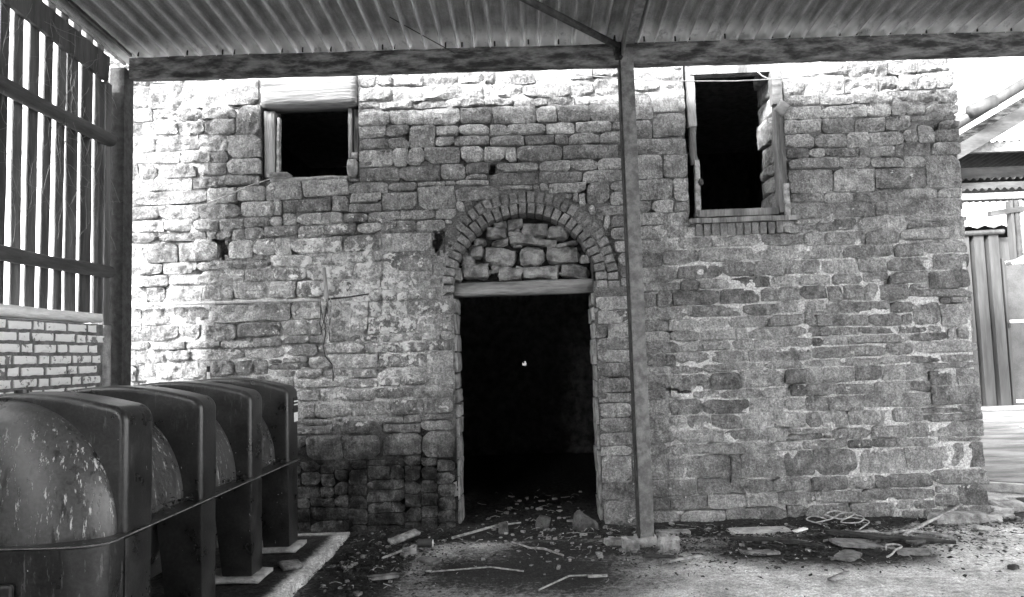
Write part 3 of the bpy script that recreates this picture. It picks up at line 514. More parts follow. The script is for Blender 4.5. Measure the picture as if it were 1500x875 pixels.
# ------------------------------------------------------------------ the stone building
WY = 6.40
bld = empty('stone_building', (0, WY, 0), 'old rubble stone farm building with bricked arch doorway and two empty windows', 'building')
AX, AZ, RI, RO = -0.065, 2.07, 0.615, 0.815

OPEN = [(-0.69, -0.3, 0.53, 2.72), (-2.36, 3.06, -1.49, 4.02), (1.38, 2.54, 2.20, 4.02)]
def in_open(x, z):
    return any(a < x < c and b < z < e for a, b, c, e in OPEN)

# wall core: faces only where a cell meets an opening, the back, the ends
xe = [-3.74, -2.36, -1.49, -0.69, 0.53, 1.38, 2.20, 3.685]
ze = [-0.3, 2.54, 2.72, 3.06, 4.02, 4.38]
Y0, Y1 = 0.045, 0.52
core = MB()
def filled(i, j):
    if not (0 <= i < len(xe) - 1 and 0 <= j < len(ze) - 1):
        return False
    return not in_open((xe[i] + xe[i + 1]) / 2, (ze[j] + ze[j + 1]) / 2)
for i in range(len(xe) - 1):
    for j in range(len(ze) - 1):
        if not filled(i, j):
            continue
        x0, x1, z0, z1 = xe[i], xe[i + 1], ze[j], ze[j + 1]
        core.add([(x0, Y1, z0), (x0, Y1, z1), (x1, Y1, z1), (x1, Y1, z0)], [(0, 1, 2, 3)])
        core.add([(x0, Y0 + 0.12, z0), (x1, Y0 + 0.12, z0), (x1, Y0 + 0.12, z1), (x0, Y0 + 0.12, z1)], [(0, 1, 2, 3)])
        if not filled(i - 1, j):
            core.add([(x0, Y0, z0), (x0, Y0, z1), (x0, Y1, z1), (x0, Y1, z0)], [(0, 1, 2, 3)])
        if not filled(i + 1, j):
            core.add([(x1, Y0, z0), (x1, Y1, z0), (x1, Y1, z1), (x1, Y0, z1)], [(0, 1, 2, 3)])
        if not filled(i, j - 1):
            core.add([(x0, Y0, z0), (x0, Y1, z0), (x1, Y1, z0), (x1, Y0, z0)], [(0, 1, 2, 3)])
        if not filled(i, j + 1):
            core.add([(x0, Y0, z1), (x1, Y0, z1), (x1, Y1, z1), (x0, Y1, z1)], [(0, 1, 2, 3)])

# what the wall is like at a place (real differences of the fabric, in metres along and up the wall)
HOLES = [(-0.315, 3.085, 0.035, 0.05), (-0.79, 2.47, 0.075, 0.10), (-2.70, 2.47, 0.05, 0.10), (-2.76, 2.53, 0.045, 0.04), (1.16, 1.135, 0.06, 0.025), (1.27, 1.115, 0.06, 0.025)]
def g2(x, z, x0, z0, sx, sz):
    return np.exp(-((x - x0) / sx) ** 2 - ((z - z0) / sz) ** 2)
def f_lime(x, z):
    r = sstep(x, 0.75, 1.3) * (1 - 0.75 * sstep(z, 2.1, 2.9))
    l = np.clip(1.3 * g2(x, z, -1.7, 1.7, 1.0, 0.85), 0, 1)
    return np.clip(np.maximum(np.maximum(r, l), 0.62 * (1 - sstep(x, -3.1, -2.3)), ) + 0.55 * sstep(z, 3.55, 3.75), 0.12, 1)
def f_wash(x, z):
    return np.clip(1.1 * g2(x, z, -1.75, 2.3, 0.62, 0.42) + 0.75 * g2(x, z, -1.2, 1.75, 0.6, 0.5) + 0.35 * g2(x, z, -1.5, 1.2, 0.8, 0.5), 0, 1)
def f_damp(x, z):
    return sstep(-x, 0.4, 0.6) * (1 - sstep(z, 0.5, 1.2)) * sstep(x, -3.3, -2.5)
def f_erode(x, z):
    u = sstep(z, 2.45, 2.8) * (1 - sstep(z, 3.45, 3.62)) * sstep(x, -2.9, -2.3) * (1 - sstep(x, 1.0, 1.6))
    r = 0.5 * sstep(x, 2.1, 2.6) * sstep(z, 3.0, 3.5)
    b = (1 - sstep(z, 0.25, 0.42)) * sstep(x, 0.8, 0.95) * (1 - sstep(x, 2.3, 2.8))
    l = 0.6 * (1 - sstep(x, -2.4, -2.1)) * sstep(z, 2.2, 2.4)
    return np.clip(np.maximum(np.maximum(u, b), np.maximum(l, r)), 0, 1)

def snap(lo, hi, step, must):
    a = list(np.arange(lo, hi, step))
    for m in must:
        a = [v for v in a if abs(v - m) > step * 0.45] + [m]
    return np.array(sorted(a + ([hi] if hi not in must else [])))
mx = snap(-3.745, 3.69, 0.024, [-2.36, -1.49, -0.69, 0.53, 1.38, 2.20])
mz = snap(-0.2, 4.38, 0.024, [3.06, 4.02, 2.54])
MX, MZ = np.meshgrid(mx, mz)
X, Z = MX.ravel(), MZ.ravel()
Q = np.stack([X, np.zeros_like(X), Z], 1)
n1, n2 = fbm(Q, 6.5, 4, 2), fbm(Q, 24, 2, 8)
er = f_erode(X, Z)
rec = 0.006 + 0.014 * n1 + 0.007 * n2 + er * (0.004 + 0.024 * sstep(n1, -0.05, 0.35))
rec = np.maximum(rec - 0.004 * f_lime(X, Z) * (1 - er), -0.006 + 0.002 * n2)
rec = rec + 0.05 * sstep(fbm(Q, 4.2, 3, 41), 0.18, 0.42)    # joints washed out in places
V = np.stack([X, rec, Z], 1)
nX = len(mx)
F = []
for j in range(len(mz) - 1):
    for i in range(nX - 1):
        cx, cz = (mx[i] + mx[i + 1]) / 2, (mz[j] + mz[j + 1]) / 2
        if any(a < cx < c and b < cz < e for a, b, c, e in OPEN[1:]) or (-0.69 < cx < 0.53 and cz < AZ) or (math.hypot(cx - AX, cz - AZ) < 0.70 and cz >= AZ):
            continue
        if any(((cx - hx_) / sx_) ** 2 + ((cz - hz_) / sz_) ** 2 < 1.0 + 0.5 * math.sin(cx * 90 + cz * 50) for hx_, hz_, sx_, sz_ in HOLES):
            continue                                     # lost stones: open to the core
        F.append((j * nX + i, j * nX + i + 1, (j + 1) * nX + i + 1, (j + 1) * nX + i))
n0 = len(V)
CV = np.array(core.v)
V = np.concatenate([V, CV])
F += [tuple(k + n0 for k in f) for f in core.f]
me = mesh_from('front_wall', V, F, MORTAR, True)
attr(me, 'lime', f_lime(V[:, 0], V[:, 2]))
attr(me, 'damp', f_damp(V[:, 0], V[:, 2]))
wall = obj('front_wall', me, bld)

STONES = [tuple(int(v) / 1000 for v in s.split(',')) for s in STONE_TABLE.split(';')]

def stone_geo(x0, z0, x1, z1, seed):
    w, h = x1 - x0 + 0.003, z1 - z0 + 0.002
    cx, cz = (x0 + x1) / 2, (z0 + z1) / 2
    rr = random.Random(seed)
    nx, ny = (19, 10) if w > 0.16 else (10, 8)
    s, t = np.meshgrid(np.linspace(-1, 1, nx), np.linspace(-1, 1, ny))
    s, t = s.ravel(), t.ravel()
    ic = min(0.012, 0.14 * min(w, h))
    k = [rr.choice((0.1, 0.3, 0.6, 1.0, 2.2)) for _ in range(4)]
    cor = np.where(s > 0, np.where(t > 0, k[0], k[1]), np.where(t > 0, k[2], k[3]))
    px = s * (w / 2 - ic * cor * t ** 8)
    pz = t * (h / 2 - ic * cor * s ** 8)
    # skewed beds
    pz += px * rr.uniform(-0.03, 0.03)
    px += pz * rr.uniform(-0.10, 0.10)
    G = np.stack([px + cx, np.full_like(px, seed * 0.37), pz + cz], 1)
    px = px + 0.009 * fbm(G, 17, 3, 1)
    pz = pz + 0.009 * fbm(G, 17, 3, 2)
    er = float(f_erode(np.array([cx]), np.array([cz]))[0])
    rug = 1.0 + 0.9 * float(sstep(cx, 2.3, 3.3) * sstep(cz, 2.9, 3.4)) + 0.7 * float(sstep(-cx, 2.3, 2.9)) + 0.6 * float(sstep(cz, 3.55, 3.7))
    edge = (1 - np.abs(s) ** 14) * (1 - np.abs(t) ** 10)
    pr = rr.uniform(0.008, 0.024) + 0.003 * er + rr.choice((0, 0, 0, 0.014))
    hgt = np.full_like(px, pr)
    for _ in range(rr.randint(2, 5)):                    # split faces and spalled corners
        a = rr.uniform(0, 6.283)
        q = (s * math.cos(a) + t * math.sin(a)) / (abs(math.cos(a)) + abs(math.sin(a)))
        hgt = np.minimum(hgt, pr + rr.uniform(0.0, 0.01) - (q - rr.uniform(-0.2, 0.75)) * rr.uniform(0.006, 0.03) * rug)
    py = -(hgt * (0.45 + 0.55 * edge) + edge * rug * (0.019 * fbm(G, 15, 4, 3) - 0.010 * np.abs(fbm(G, 28, 3, 9))))
    py -= px * rr.uniform(-0.04, 0.04) + pz * rr.uniform(-0.05, 0.09)
    V = [(a, b, c) for a, b, c in zip(px, py, pz)]
    F = [(j * nx + i, j * nx + i + 1, (j + 1) * nx + i + 1, (j + 1) * nx + i) for j in range(ny - 1) for i in range(nx - 1)]
    ring = list(range(nx)) + [j * nx + nx - 1 for j in range(1, ny)] + [(ny - 1) * nx + i for i in range(nx - 2, -1, -1)] + [j * nx for j in range(ny - 2, 0, -1)]
    dep = 0.30 if (x1 > 3.6 or x0 < -3.65) else 0.10
    n = len(V)
    for q in ring:
        a, b, c = V[q]
        V.append((a * 0.97, dep, c * 0.97))
    m = len(ring)
    for i in range(m):
        F.append((ring[(i + 1) % m], ring[i], n + i, n + (i + 1) % m))
    return cx, cz, V, F, rr.random()

rest = MB()
rest_r = []
for i, (x0, z0, x1, z1) in enumerate(STONES):
    cx, cz, V, F, rv = stone_geo(x0, z0, x1, z1, i)
    if i < 300:
        me = mesh_from('stone', V, F, STONE, True)
        me.set_sharp_from_angle(angle=math.radians(38))
        A = np.array(V)
        attr(me, 'rnd', [rv] * len(V))
        attr(me, 'wash', f_wash(A[:, 0] + cx, A[:, 2] + cz))
        attr(me, 'damp', f_damp(A[:, 0] + cx, A[:, 2] + cz))
        obj('stone', me, wall, (cx, 0, cz))
    else:
        rest.add([(a + cx, b, c + cz) for a, b, c in V], F)
        rest_r += [rv] * len(V)
me = rest.mesh('small_wall_stones', STONE, True)
me.set_sharp_from_angle(angle=math.radians(38))
A = np.array(rest.v)
attr(me, 'rnd', rest_r)
attr(me, 'wash', f_wash(A[:, 0], A[:, 2]))
attr(me, 'damp', f_damp(A[:, 0], A[:, 2]))
tag(obj('small_wall_stones', me, wall), kind='stuff')

# other walls, roof, floor of the building
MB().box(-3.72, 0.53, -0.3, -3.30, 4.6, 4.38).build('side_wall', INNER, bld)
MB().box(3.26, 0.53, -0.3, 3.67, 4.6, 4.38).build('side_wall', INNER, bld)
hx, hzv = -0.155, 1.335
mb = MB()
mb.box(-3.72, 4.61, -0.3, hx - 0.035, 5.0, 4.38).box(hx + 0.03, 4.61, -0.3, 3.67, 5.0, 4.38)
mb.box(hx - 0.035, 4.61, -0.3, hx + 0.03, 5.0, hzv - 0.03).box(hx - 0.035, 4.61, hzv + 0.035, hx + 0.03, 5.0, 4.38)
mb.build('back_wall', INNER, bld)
rbox('wall_chink', INNER, bld, hx - 0.014, 4.72, hzv + 0.022, 0.05, 0.1, 0.04, (0, 0.5, 0), n=(3, 1, 3), amp=0.008, seed=77)
rbox('wall_chink', INNER, bld, hx + 0.03, 4.74, hzv + 0.026, 0.03, 0.1, 0.05, (0, -0.3, 0), n=(3, 1, 3), amp=0.008, seed=78)
mb = MB()
mb.prism([(-3.9, 4.385), (3.85, 4.385), (3.85, 4.46), (-3.9, 4.46)], 0.10, 5.2)
mb.build('roof', SLATE, bld)

# brick arch: two rings of headers
ring = MB()
def sector(r0, r1, a0, a1, y0, y1, n):
    V, F = [], []
    for i in range(n + 1):
        a = a0 + (a1 - a0) * i / n
        for r, y in ((r0, y0), (r1, y0), (r1, y1), (r0, y1)):
            V.append((AX + r * math.cos(a), y, AZ + r * math.sin(a)))
    for i in range(n):
        p, q = 4 * i, 4 * i + 4
        for k in range(4):
            F.append((p + k, p + (k + 1) % 4, q + (k + 1) % 4, q + k))
    F += [(0, 3, 2, 1), (4 * n, 4 * n + 1, 4 * n + 2, 4 * n + 3)]
    return V, F
ring.add(*sector(RI + 0.012, RO - 0.004, math.radians(-6), math.radians(186), 0.02, 0.40, 40))
arch = ring.build('brick_arch', BRMORT, bld)
for rk, (r0, r1, cnt, off) in enumerate(((RI, RI + 0.098, 29, 0), (RI + 0.102, RO, 33, 0.5))):
    rm = (r0 + r1) / 2
    step = math.radians(190) / cnt
    vs = [mesh_from('brick', *rough_box(r1 - r0, 0.26 if rk == 0 else 0.2, rm * step - 0.009, (4, 1, 3), 0.0055, 26, 7 * rk + q, 0.09), BRICK) for q in range(5)]
    for i in range(cnt):
        a = math.radians(-5) + (i + 0.5) * step
        if rk == 1 and 2.53 < a < 2.90:
            continue                                     # one header has dropped out beside the hole
        jr = R.uniform(-0.006, 0.006)
        obj('brick', vs[i % 5], arch, (AX + (rm + jr) * math.cos(a), 0.118 + R.uniform(-0.008, 0.008) + (0.0 if rk == 0 else -0.022), AZ + (rm + jr) * math.sin(a)), (0, -a + R.uniform(-0.02, 0.02), 0))

# rubble infill under the arch, on a timber lintel
inf = MB()
poly = [(AX + (RI + 0.03) * math.cos(a), AZ + (RI + 0.03) * math.sin(a)) for a in np.linspace(math.radians(-3), math.radians(183), 30)]
inf.prism(poly[::-1], 0.30, 0.46)
infill = inf.build('arch_infill', DARKM, bld)
for i, s in enumerate(INFILL_TABLE.split(';')):
    x0, z0, x1, z1 = (int(v) / 1000 for v in s.split(','))
    w, h = (x1 - x0) * 1.02, (z1 - z0) * 1.04
    V, F = rough_box(w * 1.06, 0.22, h * 1.08, (4, 2, 3), 0.034, 8, i, 0.2)
    dist = math.hypot((x0 + x1) / 2 - AX, (z0 + z1) / 2 - AZ)
    obj('stone', mesh_from('stone', V, F, INFILL, False), infill, ((x0 + x1) / 2, 0.27 + R.uniform(-0.02, 0.03), (z0 + z1) / 2), (0, R.uniform(-0.12, 0.12), 0))
for i in range(26):
    a, r = R.uniform(0.12, 3.02), R.uniform(0.1, 0.57)
    x, z = AX + r * math.cos(a), AZ + 0.06 + r * math.sin(a) * 0.94
    V, F = rough_box(R.uniform(0.04, 0.10), 0.12, R.uniform(0.025, 0.055), (4, 2, 3), 0.010, 16, 900 + i, 0.25)
    obj('stone', mesh_from('stone', V, F, INFILL, False), infill, (x, 0.265 + R.uniform(-0.01, 0.02), z), (0, R.uniform(-0.4, 0.4), 0))
rbox('door_lintel', DOORLINTEL, bld, -0.07, 0.21, 2.055, 1.27, 0.24, 0.135, n=(14, 2, 2), amp=0.006, seed=4, rnd=0.12)

# rough lining stones of the door jambs
for side, xj in ((-1, -0.705), (1, 0.545)):
    z = 0.0
    k = 0
    while z < 1.97:
        h = min(R.uniform(0.11, 0.24), 1.99 - z)
        rbox('jamb_stone', INFILL, bld, xj + R.uniform(-0.008, 0.012), 0.25, z + h / 2, 0.07, 0.40, h - 0.01, n=(2, 4, 4), amp=0.014, scale=13, seed=50 + k + 30 * side, rnd=0.08, smooth=False)
        z += h
        k += 1

# left window: big bleached lintel, split posts, sill stones
rbox('window_lintel', LINTEL, bld, -1.92, 0.06, 3.857, 0.862, 0.24, 0.295, n=(16, 2, 5), amp=0.008, scale=7, seed=2, rnd=0.06)
rbox('window_post', GREYWOOD, bld, -2.285, 0.05, 3.39, 0.10, 0.09, 0.60, n=(3, 2, 12), amp=0.012, scale=8, seed=8, rnd=0.06, smooth=False)
rbox('window_post', STICK, bld, -2.213, 0.035, 3.36, 0.022, 0.06, 0.54, (0, 0.02, 0), n=(1, 1, 8), amp=0.004, seed=9, rnd=0.06, smooth=False)
rbox('window_post', GREYWOOD, bld, -1.573, 0.07, 3.47, 0.035, 0.08, 0.46, n=(1, 1, 8), amp=0.004, seed=10, rnd=0.06, smooth=False)
rbox('window_post', GREYWOOD, bld, -1.525, 0.10, 3.47, 0.045, 0.08, 0.46, n=(1, 1, 8), amp=0.008, seed=12, rnd=0.06, smooth=False)
rbox('sill_stone', INFILL, bld, -1.553, 0.06, 3.15, 0.098, 0.2, 0.185, n=(4, 3, 5), amp=0.012, seed=13)
rbox('sill_stone', INFILL, bld, -1.535, 0.08, 3.275, 0.075, 0.15, 0.07, n=(4, 3, 3), amp=0.012, seed=14)
rbox('sill_stone', INFILL, bld, -1.93, 0.16, 3.065, 0.72, 0.34, 0.055, n=(14, 3, 2), amp=0.009, seed=15)
rbox('sill_stone', INFILL, bld, -2.20, 0.02, 3.10, 0.20, 0.16, 0.06, n=(5, 3, 2), amp=0.01, seed=16)

# right window: pale frame, torn posts, plank sill, soldier bricks below
rbox('window_head', PALEWOOD, bld, 1.79, 0.02, 3.905, 0.72, 0.09, 0.10, n=(10, 1, 2), amp=0.003, seed=20, rnd=0.06, smooth=False)
rbox('window_head', PALEWOOD, bld, 1.79, 0.0, 3.99, 0.80, 0.10, 0.05, n=(10, 1, 1), amp=0.003, seed=21, rnd=0.06, smooth=False)
rbox('window_post', PALEWOOD, bld, 1.44, 0.03, 3.70, 0.075, 0.09, 0.60, n=(2, 2, 10), amp=0.008, seed=22, rnd=0.06, smooth=False)
rbox('window_post', GREYWOOD, bld, 1.448, 0.05, 3.25, 0.06, 0.07, 0.36, n=(2, 2, 8), amp=0.014, seed=23, rnd=0.06, smooth=False)
rbox('window_post', STICK, bld, 1.462, 0.03, 2.86, 0.045, 0.06, 0.50, (0, 0.015, 0), n=(2, 2, 8), amp=0.004, seed=24, rnd=0.06, smooth=False)
rbox('hinge_pin', RUST, bld, 1.487, 0.0, 2.91, 0.05, 0.05, 0.07, n=(2, 2, 2), amp=0.012, seed=25)
rbox('window_post', PALEPAINT, bld, 2.172, 0.0, 3.78, 0.095, 0.10, 0.44, n=(3, 2, 10), amp=0.010, seed=26, rnd=0.06, smooth=False)
rbox('window_post', GREYWOOD, bld, 2.185, 0.03, 3.10, 0.085, 0.09, 0.98, n=(3, 2, 14), amp=0.014, scale=7, seed=27, rnd=0.06, smooth=False)
rbox('window_post', STICK, bld, 2.207, -0.02, 2.72, 0.05, 0.05, 0.29, n=(2, 1, 5), amp=0.004, seed=28, rnd=0.06, smooth=False)
rbox('torn_flap', PALEPAINT, bld, 2.20, -0.05, 3.52, 0.10, 0.015, 0.13, (0.1, 0.6, 0.3), n=(4, 1, 4), amp=0.01, seed=29)
rbox('window_sill', PALEWOOD, bld, 1.79, 0.06, 2.632, 0.70, 0.16, 0.065, n=(12, 2, 1), amp=0.004, seed=30, rnd=0.06, smooth=False)
rbox('window_sill', GREYWOOD, bld, 1.83, 0.0, 2.563, 0.93, 0.12, 0.045, n=(14, 2, 1), amp=0.006, seed=31, rnd=0.06, smooth=False)
z, k = 2.62, 0
while z < 3.98:
    h = R.uniform(0.10, 0.24)
    h = min(h, 4.01 - z)
    if h > 0.03:
        rbox('jamb_stone', INFILL, bld, 2.20 + R.uniform(-0.015, 0.02), 0.31, z + h / 2, 0.11, 0.36, h - 0.008, n=(4, 5, 5), amp=0.018, scale=14, seed=200 + k, rnd=0.12, smooth=False)
    z += h
    k += 1
sol = bld
vs = [mesh_from('brick', *rough_box(0.062, 0.16, 0.108, (2, 1, 3), 0.003, 22, 60 + q, 0.1), BRICK) for q in range(4)]
for i in range(11):
    obj('soldier_brick', vs[i % 4], bld, (1.45 + i * 0.0685 + R.uniform(-0.003, 0.003), 0.055 + R.uniform(-0.006, 0.006), 2.487 + R.uniform(-0.004, 0.004)))

# ------------------------------------------------------------------ the open shed: steel posts, eaves beam, corrugated roof
def roof_z(x, y):
    return 3.985 - 0.0122 * (x + 3.2) + 0.075 * (5.79 - y)
shed = empty('open_shed_roof', (0.8, 5.79, 0), 'corrugated shed roof with stained eaves beam carried on a square steel post', 'shed')
SH = Vector((0.8, 5.79, 0))
def at_shed(x, y, z):
    return (x - SH.x, y - SH.y, z - SH.z)
SLOPE, TILT = -math.atan(0.075), math.atan(0.0122)
L = 9.1
V, F = rough_box(L, 0.09, 0.178, (110, 1, 6), 0.008, 7, 1, 0.05)
obj('eaves_beam', mesh_from('eaves_beam', V, F, BEAM), shed, at_shed(-3.2 + L / 2, 5.79, roof_z(-3.2 + L / 2, 5.79) - 0.122), (0, TILT, 0))

PITCH, NC, COVER = 0.13, 7, 0.909
def sheet_mesh(length):
    V, F = [], []
    per = 18
    xs = [i / per * PITCH for i in range(-2, NC * per + 3)]
    ys = [0, -0.1, -0.2, -0.3, -0.4, -0.5, -0.7, -length]
    n = len(xs)
    for lay in (0, 0.008):
        for y in ys:
            for x in xs:
                V.append((x, y, 0.03 - 0.075 * (0.5 + 0.5 * math.cos(2 * math.pi * x / PITCH)) ** 6 + lay - 0.002 * (x / COVER)))
    k = len(ys)
    for j in range(k - 1):
        for i in range(n - 1):
            a = j * n + i
            F.append((a, a + 1, a + n + 1, a + n))
            b = a + n * k
            F.append((b, b + n, b + n + 1, b + 1))
    for i in range(n - 1):
        F.append((i, i + n * k, i + 1 + n * k, i + 1))
    for j in range(k - 1):
        F.append((j * n, (j + 1) * n, (j + 1) * n + n * k, j * n + n * k))
        a = j * n + n - 1
        F.append((a, a + n * k, a + n + n * k, a + n))
    me = mesh_from('roof_sheet', V, F, SHEET, True)
    return me
def bloom(me, on):
    y = np.array([v.co.y for v in me.vertices])
    attr(me, 'bloom', (1 - sstep(-y, 0.24, 0.52)) * on)
eave_sheet, top_sheet = sheet_mesh(2.4), sheet_mesh(2.4)
bloom(eave_sheet, 1.0)
bloom(top_sheet, 0.0)
EAVE_Y = 6.02
for r in range(5):
    for c in range(10):
        x = -3.259 + c * COVER
        y = EAVE_Y - r * 2.25
        obj('roof_sheet', eave_sheet if r == 0 else top_sheet, shed, at_shed(x, y, roof_z(x, y) + 0.0 + r * 0.011), (SLOPE, TILT, R.uniform(-0.002, 0.002)))
for c in range(36):
    x = -3.1 + c * 0.26 + R.uniform(-0.02, 0.02) + 0.13 * R.choice((0, 0, 1))
    if x < 4.6:
        y = 5.765 + R.uniform(-0.01, 0.01)
        MB().tube([(0, 0, -0.02), (0, 0.0, 0.0), (0.0, 0.005, 0.02)], 0.007, 6).build('hook_bolt', RUST, shed, at_shed(x, y - 0.02, roof_z(x, y) - 0.012))
# purlins further back
for y in (3.6, 1.4, -0.8, -2.9, -5.1):
    rbox('purlin', BEAM, shed, *at_shed(0.95, y, roof_z(0.95, y) - 0.095), 8.6, 0.07, 0.13, (0, TILT, 0), n=(20, 1, 1), seed=70)
# unseen sheeting added behind the viewer to shut out front light
mb = MB()
nv = 8 * 36
for z in (0.0, 4.72):
    for i in range(nv + 1):
        mb.v.append((-3.3 + i * 9.2 / nv - SH.x, -5.3 + 0.02 * math.cos(i * math.pi / 4) - SH.y, z))
mb.f = [(i, i + 1, i + nv + 2, i + nv + 1) for i in range(nv)]
mb.build('light_block_sheeting', SHEET, shed, smooth=True)
# rafter: steel angle from the post head up the slope
mb = MB()
mb.box(-0.055, -11.0, -0.012, 0.055, 0.10, 0.0).box(-0.055, -11.0, -0.13, -0.043, 0.10, -0.012)
mb.build('rafter', STEEL, shed, at_shed(0.815, 5.73, roof_z(0.815, 5.73) - 0.038), (SLOPE, 0, 0))
# wind brace and its bracket
a, b = Vector((0.735, 5.70, 3.855)), Vector((-0.56, 4.40, 3.965))
MB().tube([a, b], 0.028, 10).build('wind_brace', RUST, shed, -SH)
mb = MB()
mb.box(0.70, 5.66, 3.80, 0.712, 5.76, 3.93).box(0.712, 5.72, 3.76, 0.76, 5.745, 3.90)
mb.build('brace_bracket', RUST, shed, -SH, bevel=0.003)
for dx, dz in ((0.0, 0.0), (0.02, -0.06), (-0.01, 0.05)):
    MB().tube([(0, 0, 0), (0, -0.03, 0)], 0.011, 6).build('bracket_bolt', RUST, shed, at_shed(0.735 + dx, 5.72, 3.83 + dz))
# the square post (open channel with its web to the left)
mb = MB()
mb.box(-0.045, -0.05, 0.03, 0.056, -0.04, 3.86).box(-0.045, 0.05, 0.03, 0.056, 0.06, 3.86)
po = mb.build('steel_post', STEEL, shed, at_shed(0.80, 5.79, 0), bevel=0.003)
MB().box(-0.062, -0.044, 0.03, -0.047, 0.06, 3.86).build('shaded_post_web', RUST, po, bevel=0.003)  # darker steel puts the shade of the left face into its colour
rbox('post_footing', CONC, shed, *at_shed(0.80, 5.80, 0.02), 0.17, 0.2, 0.10, n=(4, 4, 2), amp=0.02, seed=6, rnd=0.4)

# ------------------------------------------------------------------ slatted side wall on a dwarf brick wall
sl = empty('slatted_side_wall', (-3.33, 5.0, 1.8), 'dark vertical slat boarding with pole rails above the whitewashed brick wall', 'slatted wall')
O = Vector((-3.33, 5.0, 1.8))
def at_sl(x, y, z):
    return (x - O.x, y - O.y, z - O.z)
vs = []
for q in range(6):
    V, F = rough_box(0.013, 0.086, 1.96, (1, 2, 14), 0.004, 7, 80 + q, 0.1)
    vs.append(mesh_from('slat', V, F, DARKWOOD))
gapc = 5.496
i = 0
y = gapc + 0.074
while y > -2.9:
    dz = 0.078 * (5.5 - y)
    nar = 0.0
    if 0 < i < 3:
        nar = 0.020
    o = obj('slat', vs[i % 6], sl, at_sl(-3.345 + R.uniform(-0.006, 0.006), y + R.uniform(-0.007, 0.007) + (nar if i == 1 else 0), 1.86 + (1.96 + dz) / 2), (R.uniform(-0.008, 0.008), 0, R.uniform(-0.06, 0.06)))
    o.scale = (1, R.uniform(0.9, 1.12) + (0.5 if nar else 0), (1.96 + dz) / 1.96)
    y -= 0.1475
    i += 1
for z0, rr_ in ((3.235, 0.052), (2.19, 0.047)):
    pts = [(-3.262 + 0.004 * math.sin(k * 1.7), 5.62 - k * 0.36, z0 + 0.008 * math.sin(k * 1.1 + z0)) for k in range(24)]
    MB().tube([Vector(p) - O for p in pts], [rr_ + 0.004 * math.sin(k * 2.3) for k in range(24)], 12).build('pole_rail', RAILWOOD, sl, smooth=True)
def plate(x, y0, y1, zb, h, t, name, mat, seed):
    ln = y1 - y0
    V, F = rough_box(t, ln, h, (1, 24, 2), 0.006, 6, seed, 0.1)
    ym = (y0 + y1) / 2
    obj(name, mesh_from(name, V, F, mat), sl, at_sl(x, ym, zb + 0.079 * (5.5 - ym)), (-math.atan(0.079), 0, 0))
plate(-3.31, -2.9, 5.66, 3.825, 0.205, 0.035, 'wall_plate', DARKWOOD, 5)
plate(-3.33, -2.9, 5.95, 4.045, 0.10, 0.025, 'verge_board', DARKWOOD, 6)
plate(-3.20, -2.9, 5.80, 4.005, 0.028, 0.022, 'verge_trim', PALEPAINT, 7)
for k in range(40):                                      # packers: daylight shows between them under the verge board
    y = 5.58 - k * 0.148
    w = 0.088 + R.uniform(-0.012, 0.012)
    rbox('packer', DARKWOOD, sl, *at_sl(-3.33, y, 3.958 + 0.079 * (5.5 - y)), 0.02, w, 0.075, n=(1, 2, 1), amp=0.006, seed=300 + k)
rbox('sill_board', SILLWOOD, sl, *at_sl(-3.30, 1.40, 1.828), 0.20, 8.1, 0.075, n=(2, 40, 1), amp=0.006, seed=9, rnd=0.1)
mb = MB()
mb.box(-0.062, -0.07, -1.8, 0.045, -0.058, 2.06).box(0.045, -0.07, -1.8, 0.057, 0.07, 2.06).box(-0.062, 0.058, -1.8, 0.045, 0.07, 2.06)
mb.build('corner_post', RUST, sl, at_sl(-3.272, 5.79, 1.8), bevel=0.003)
MB().box(-0.05, -0.04, -1.8, 0.05, 0.04, 1.9).build('timber_stud', DARKWOOD, sl, at_sl(-3.335, 5.63, 1.8), bevel=0.006)
rbox('concrete_pier', CONC, sl, *at_sl(-3.295, 5.60, 0.89), 0.10, 0.09, 1.80, n=(1, 1, 10), amp=0.003, seed=3, rnd=0.1)

bw_ = empty('brick_dwarf_wall', (-3.35, 4.2, 0), 'low brick wall in flaking white paint with dark joints under the slats', 'brick wall')
BO = Vector((-3.35, 4.2, 0))
mb = MB()
mb.box(-0.10, -6.9, -0.1, 0.090, 1.34, 1.785)
bcore = mb.build('wall_core', BRJOINT, bw_)
full = [mesh_from('brick', *rough_box(0.11, 0.218, 0.061, (1, 9, 3), 0.006, 30, 400 + q, 0.12), WBRICK) for q in range(5)]
half = [mesh_from('brick', *rough_box(0.11, 0.104, 0.061, (1, 5, 3), 0.006, 30, 420 + q, 0.12), WBRICK) for q in range(4)]
for r in range(24):
    z = 0.035 + r * 0.0745
    y = 5.535 + R.uniform(-0.03, 0.03) - (0.06 if r % 2 else 0)
    k = r
    while y > 3.2:
        hl = (k % 3 == 2) if r % 3 else (k % 2 == 1)
        ln = 0.108 if hl else 0.222
        obj('brick', (half if hl else full)[(k * 7 + r) % (4 if hl else 5)], bw_, (0.046 + R.uniform(-0.003, 0.003), y - ln / 2 - BO.y, z + R.uniform(-0.002, 0.002)), (R.uniform(-0.008, 0.008), 0, 0))
        y -= ln + 0.015
        k += 1

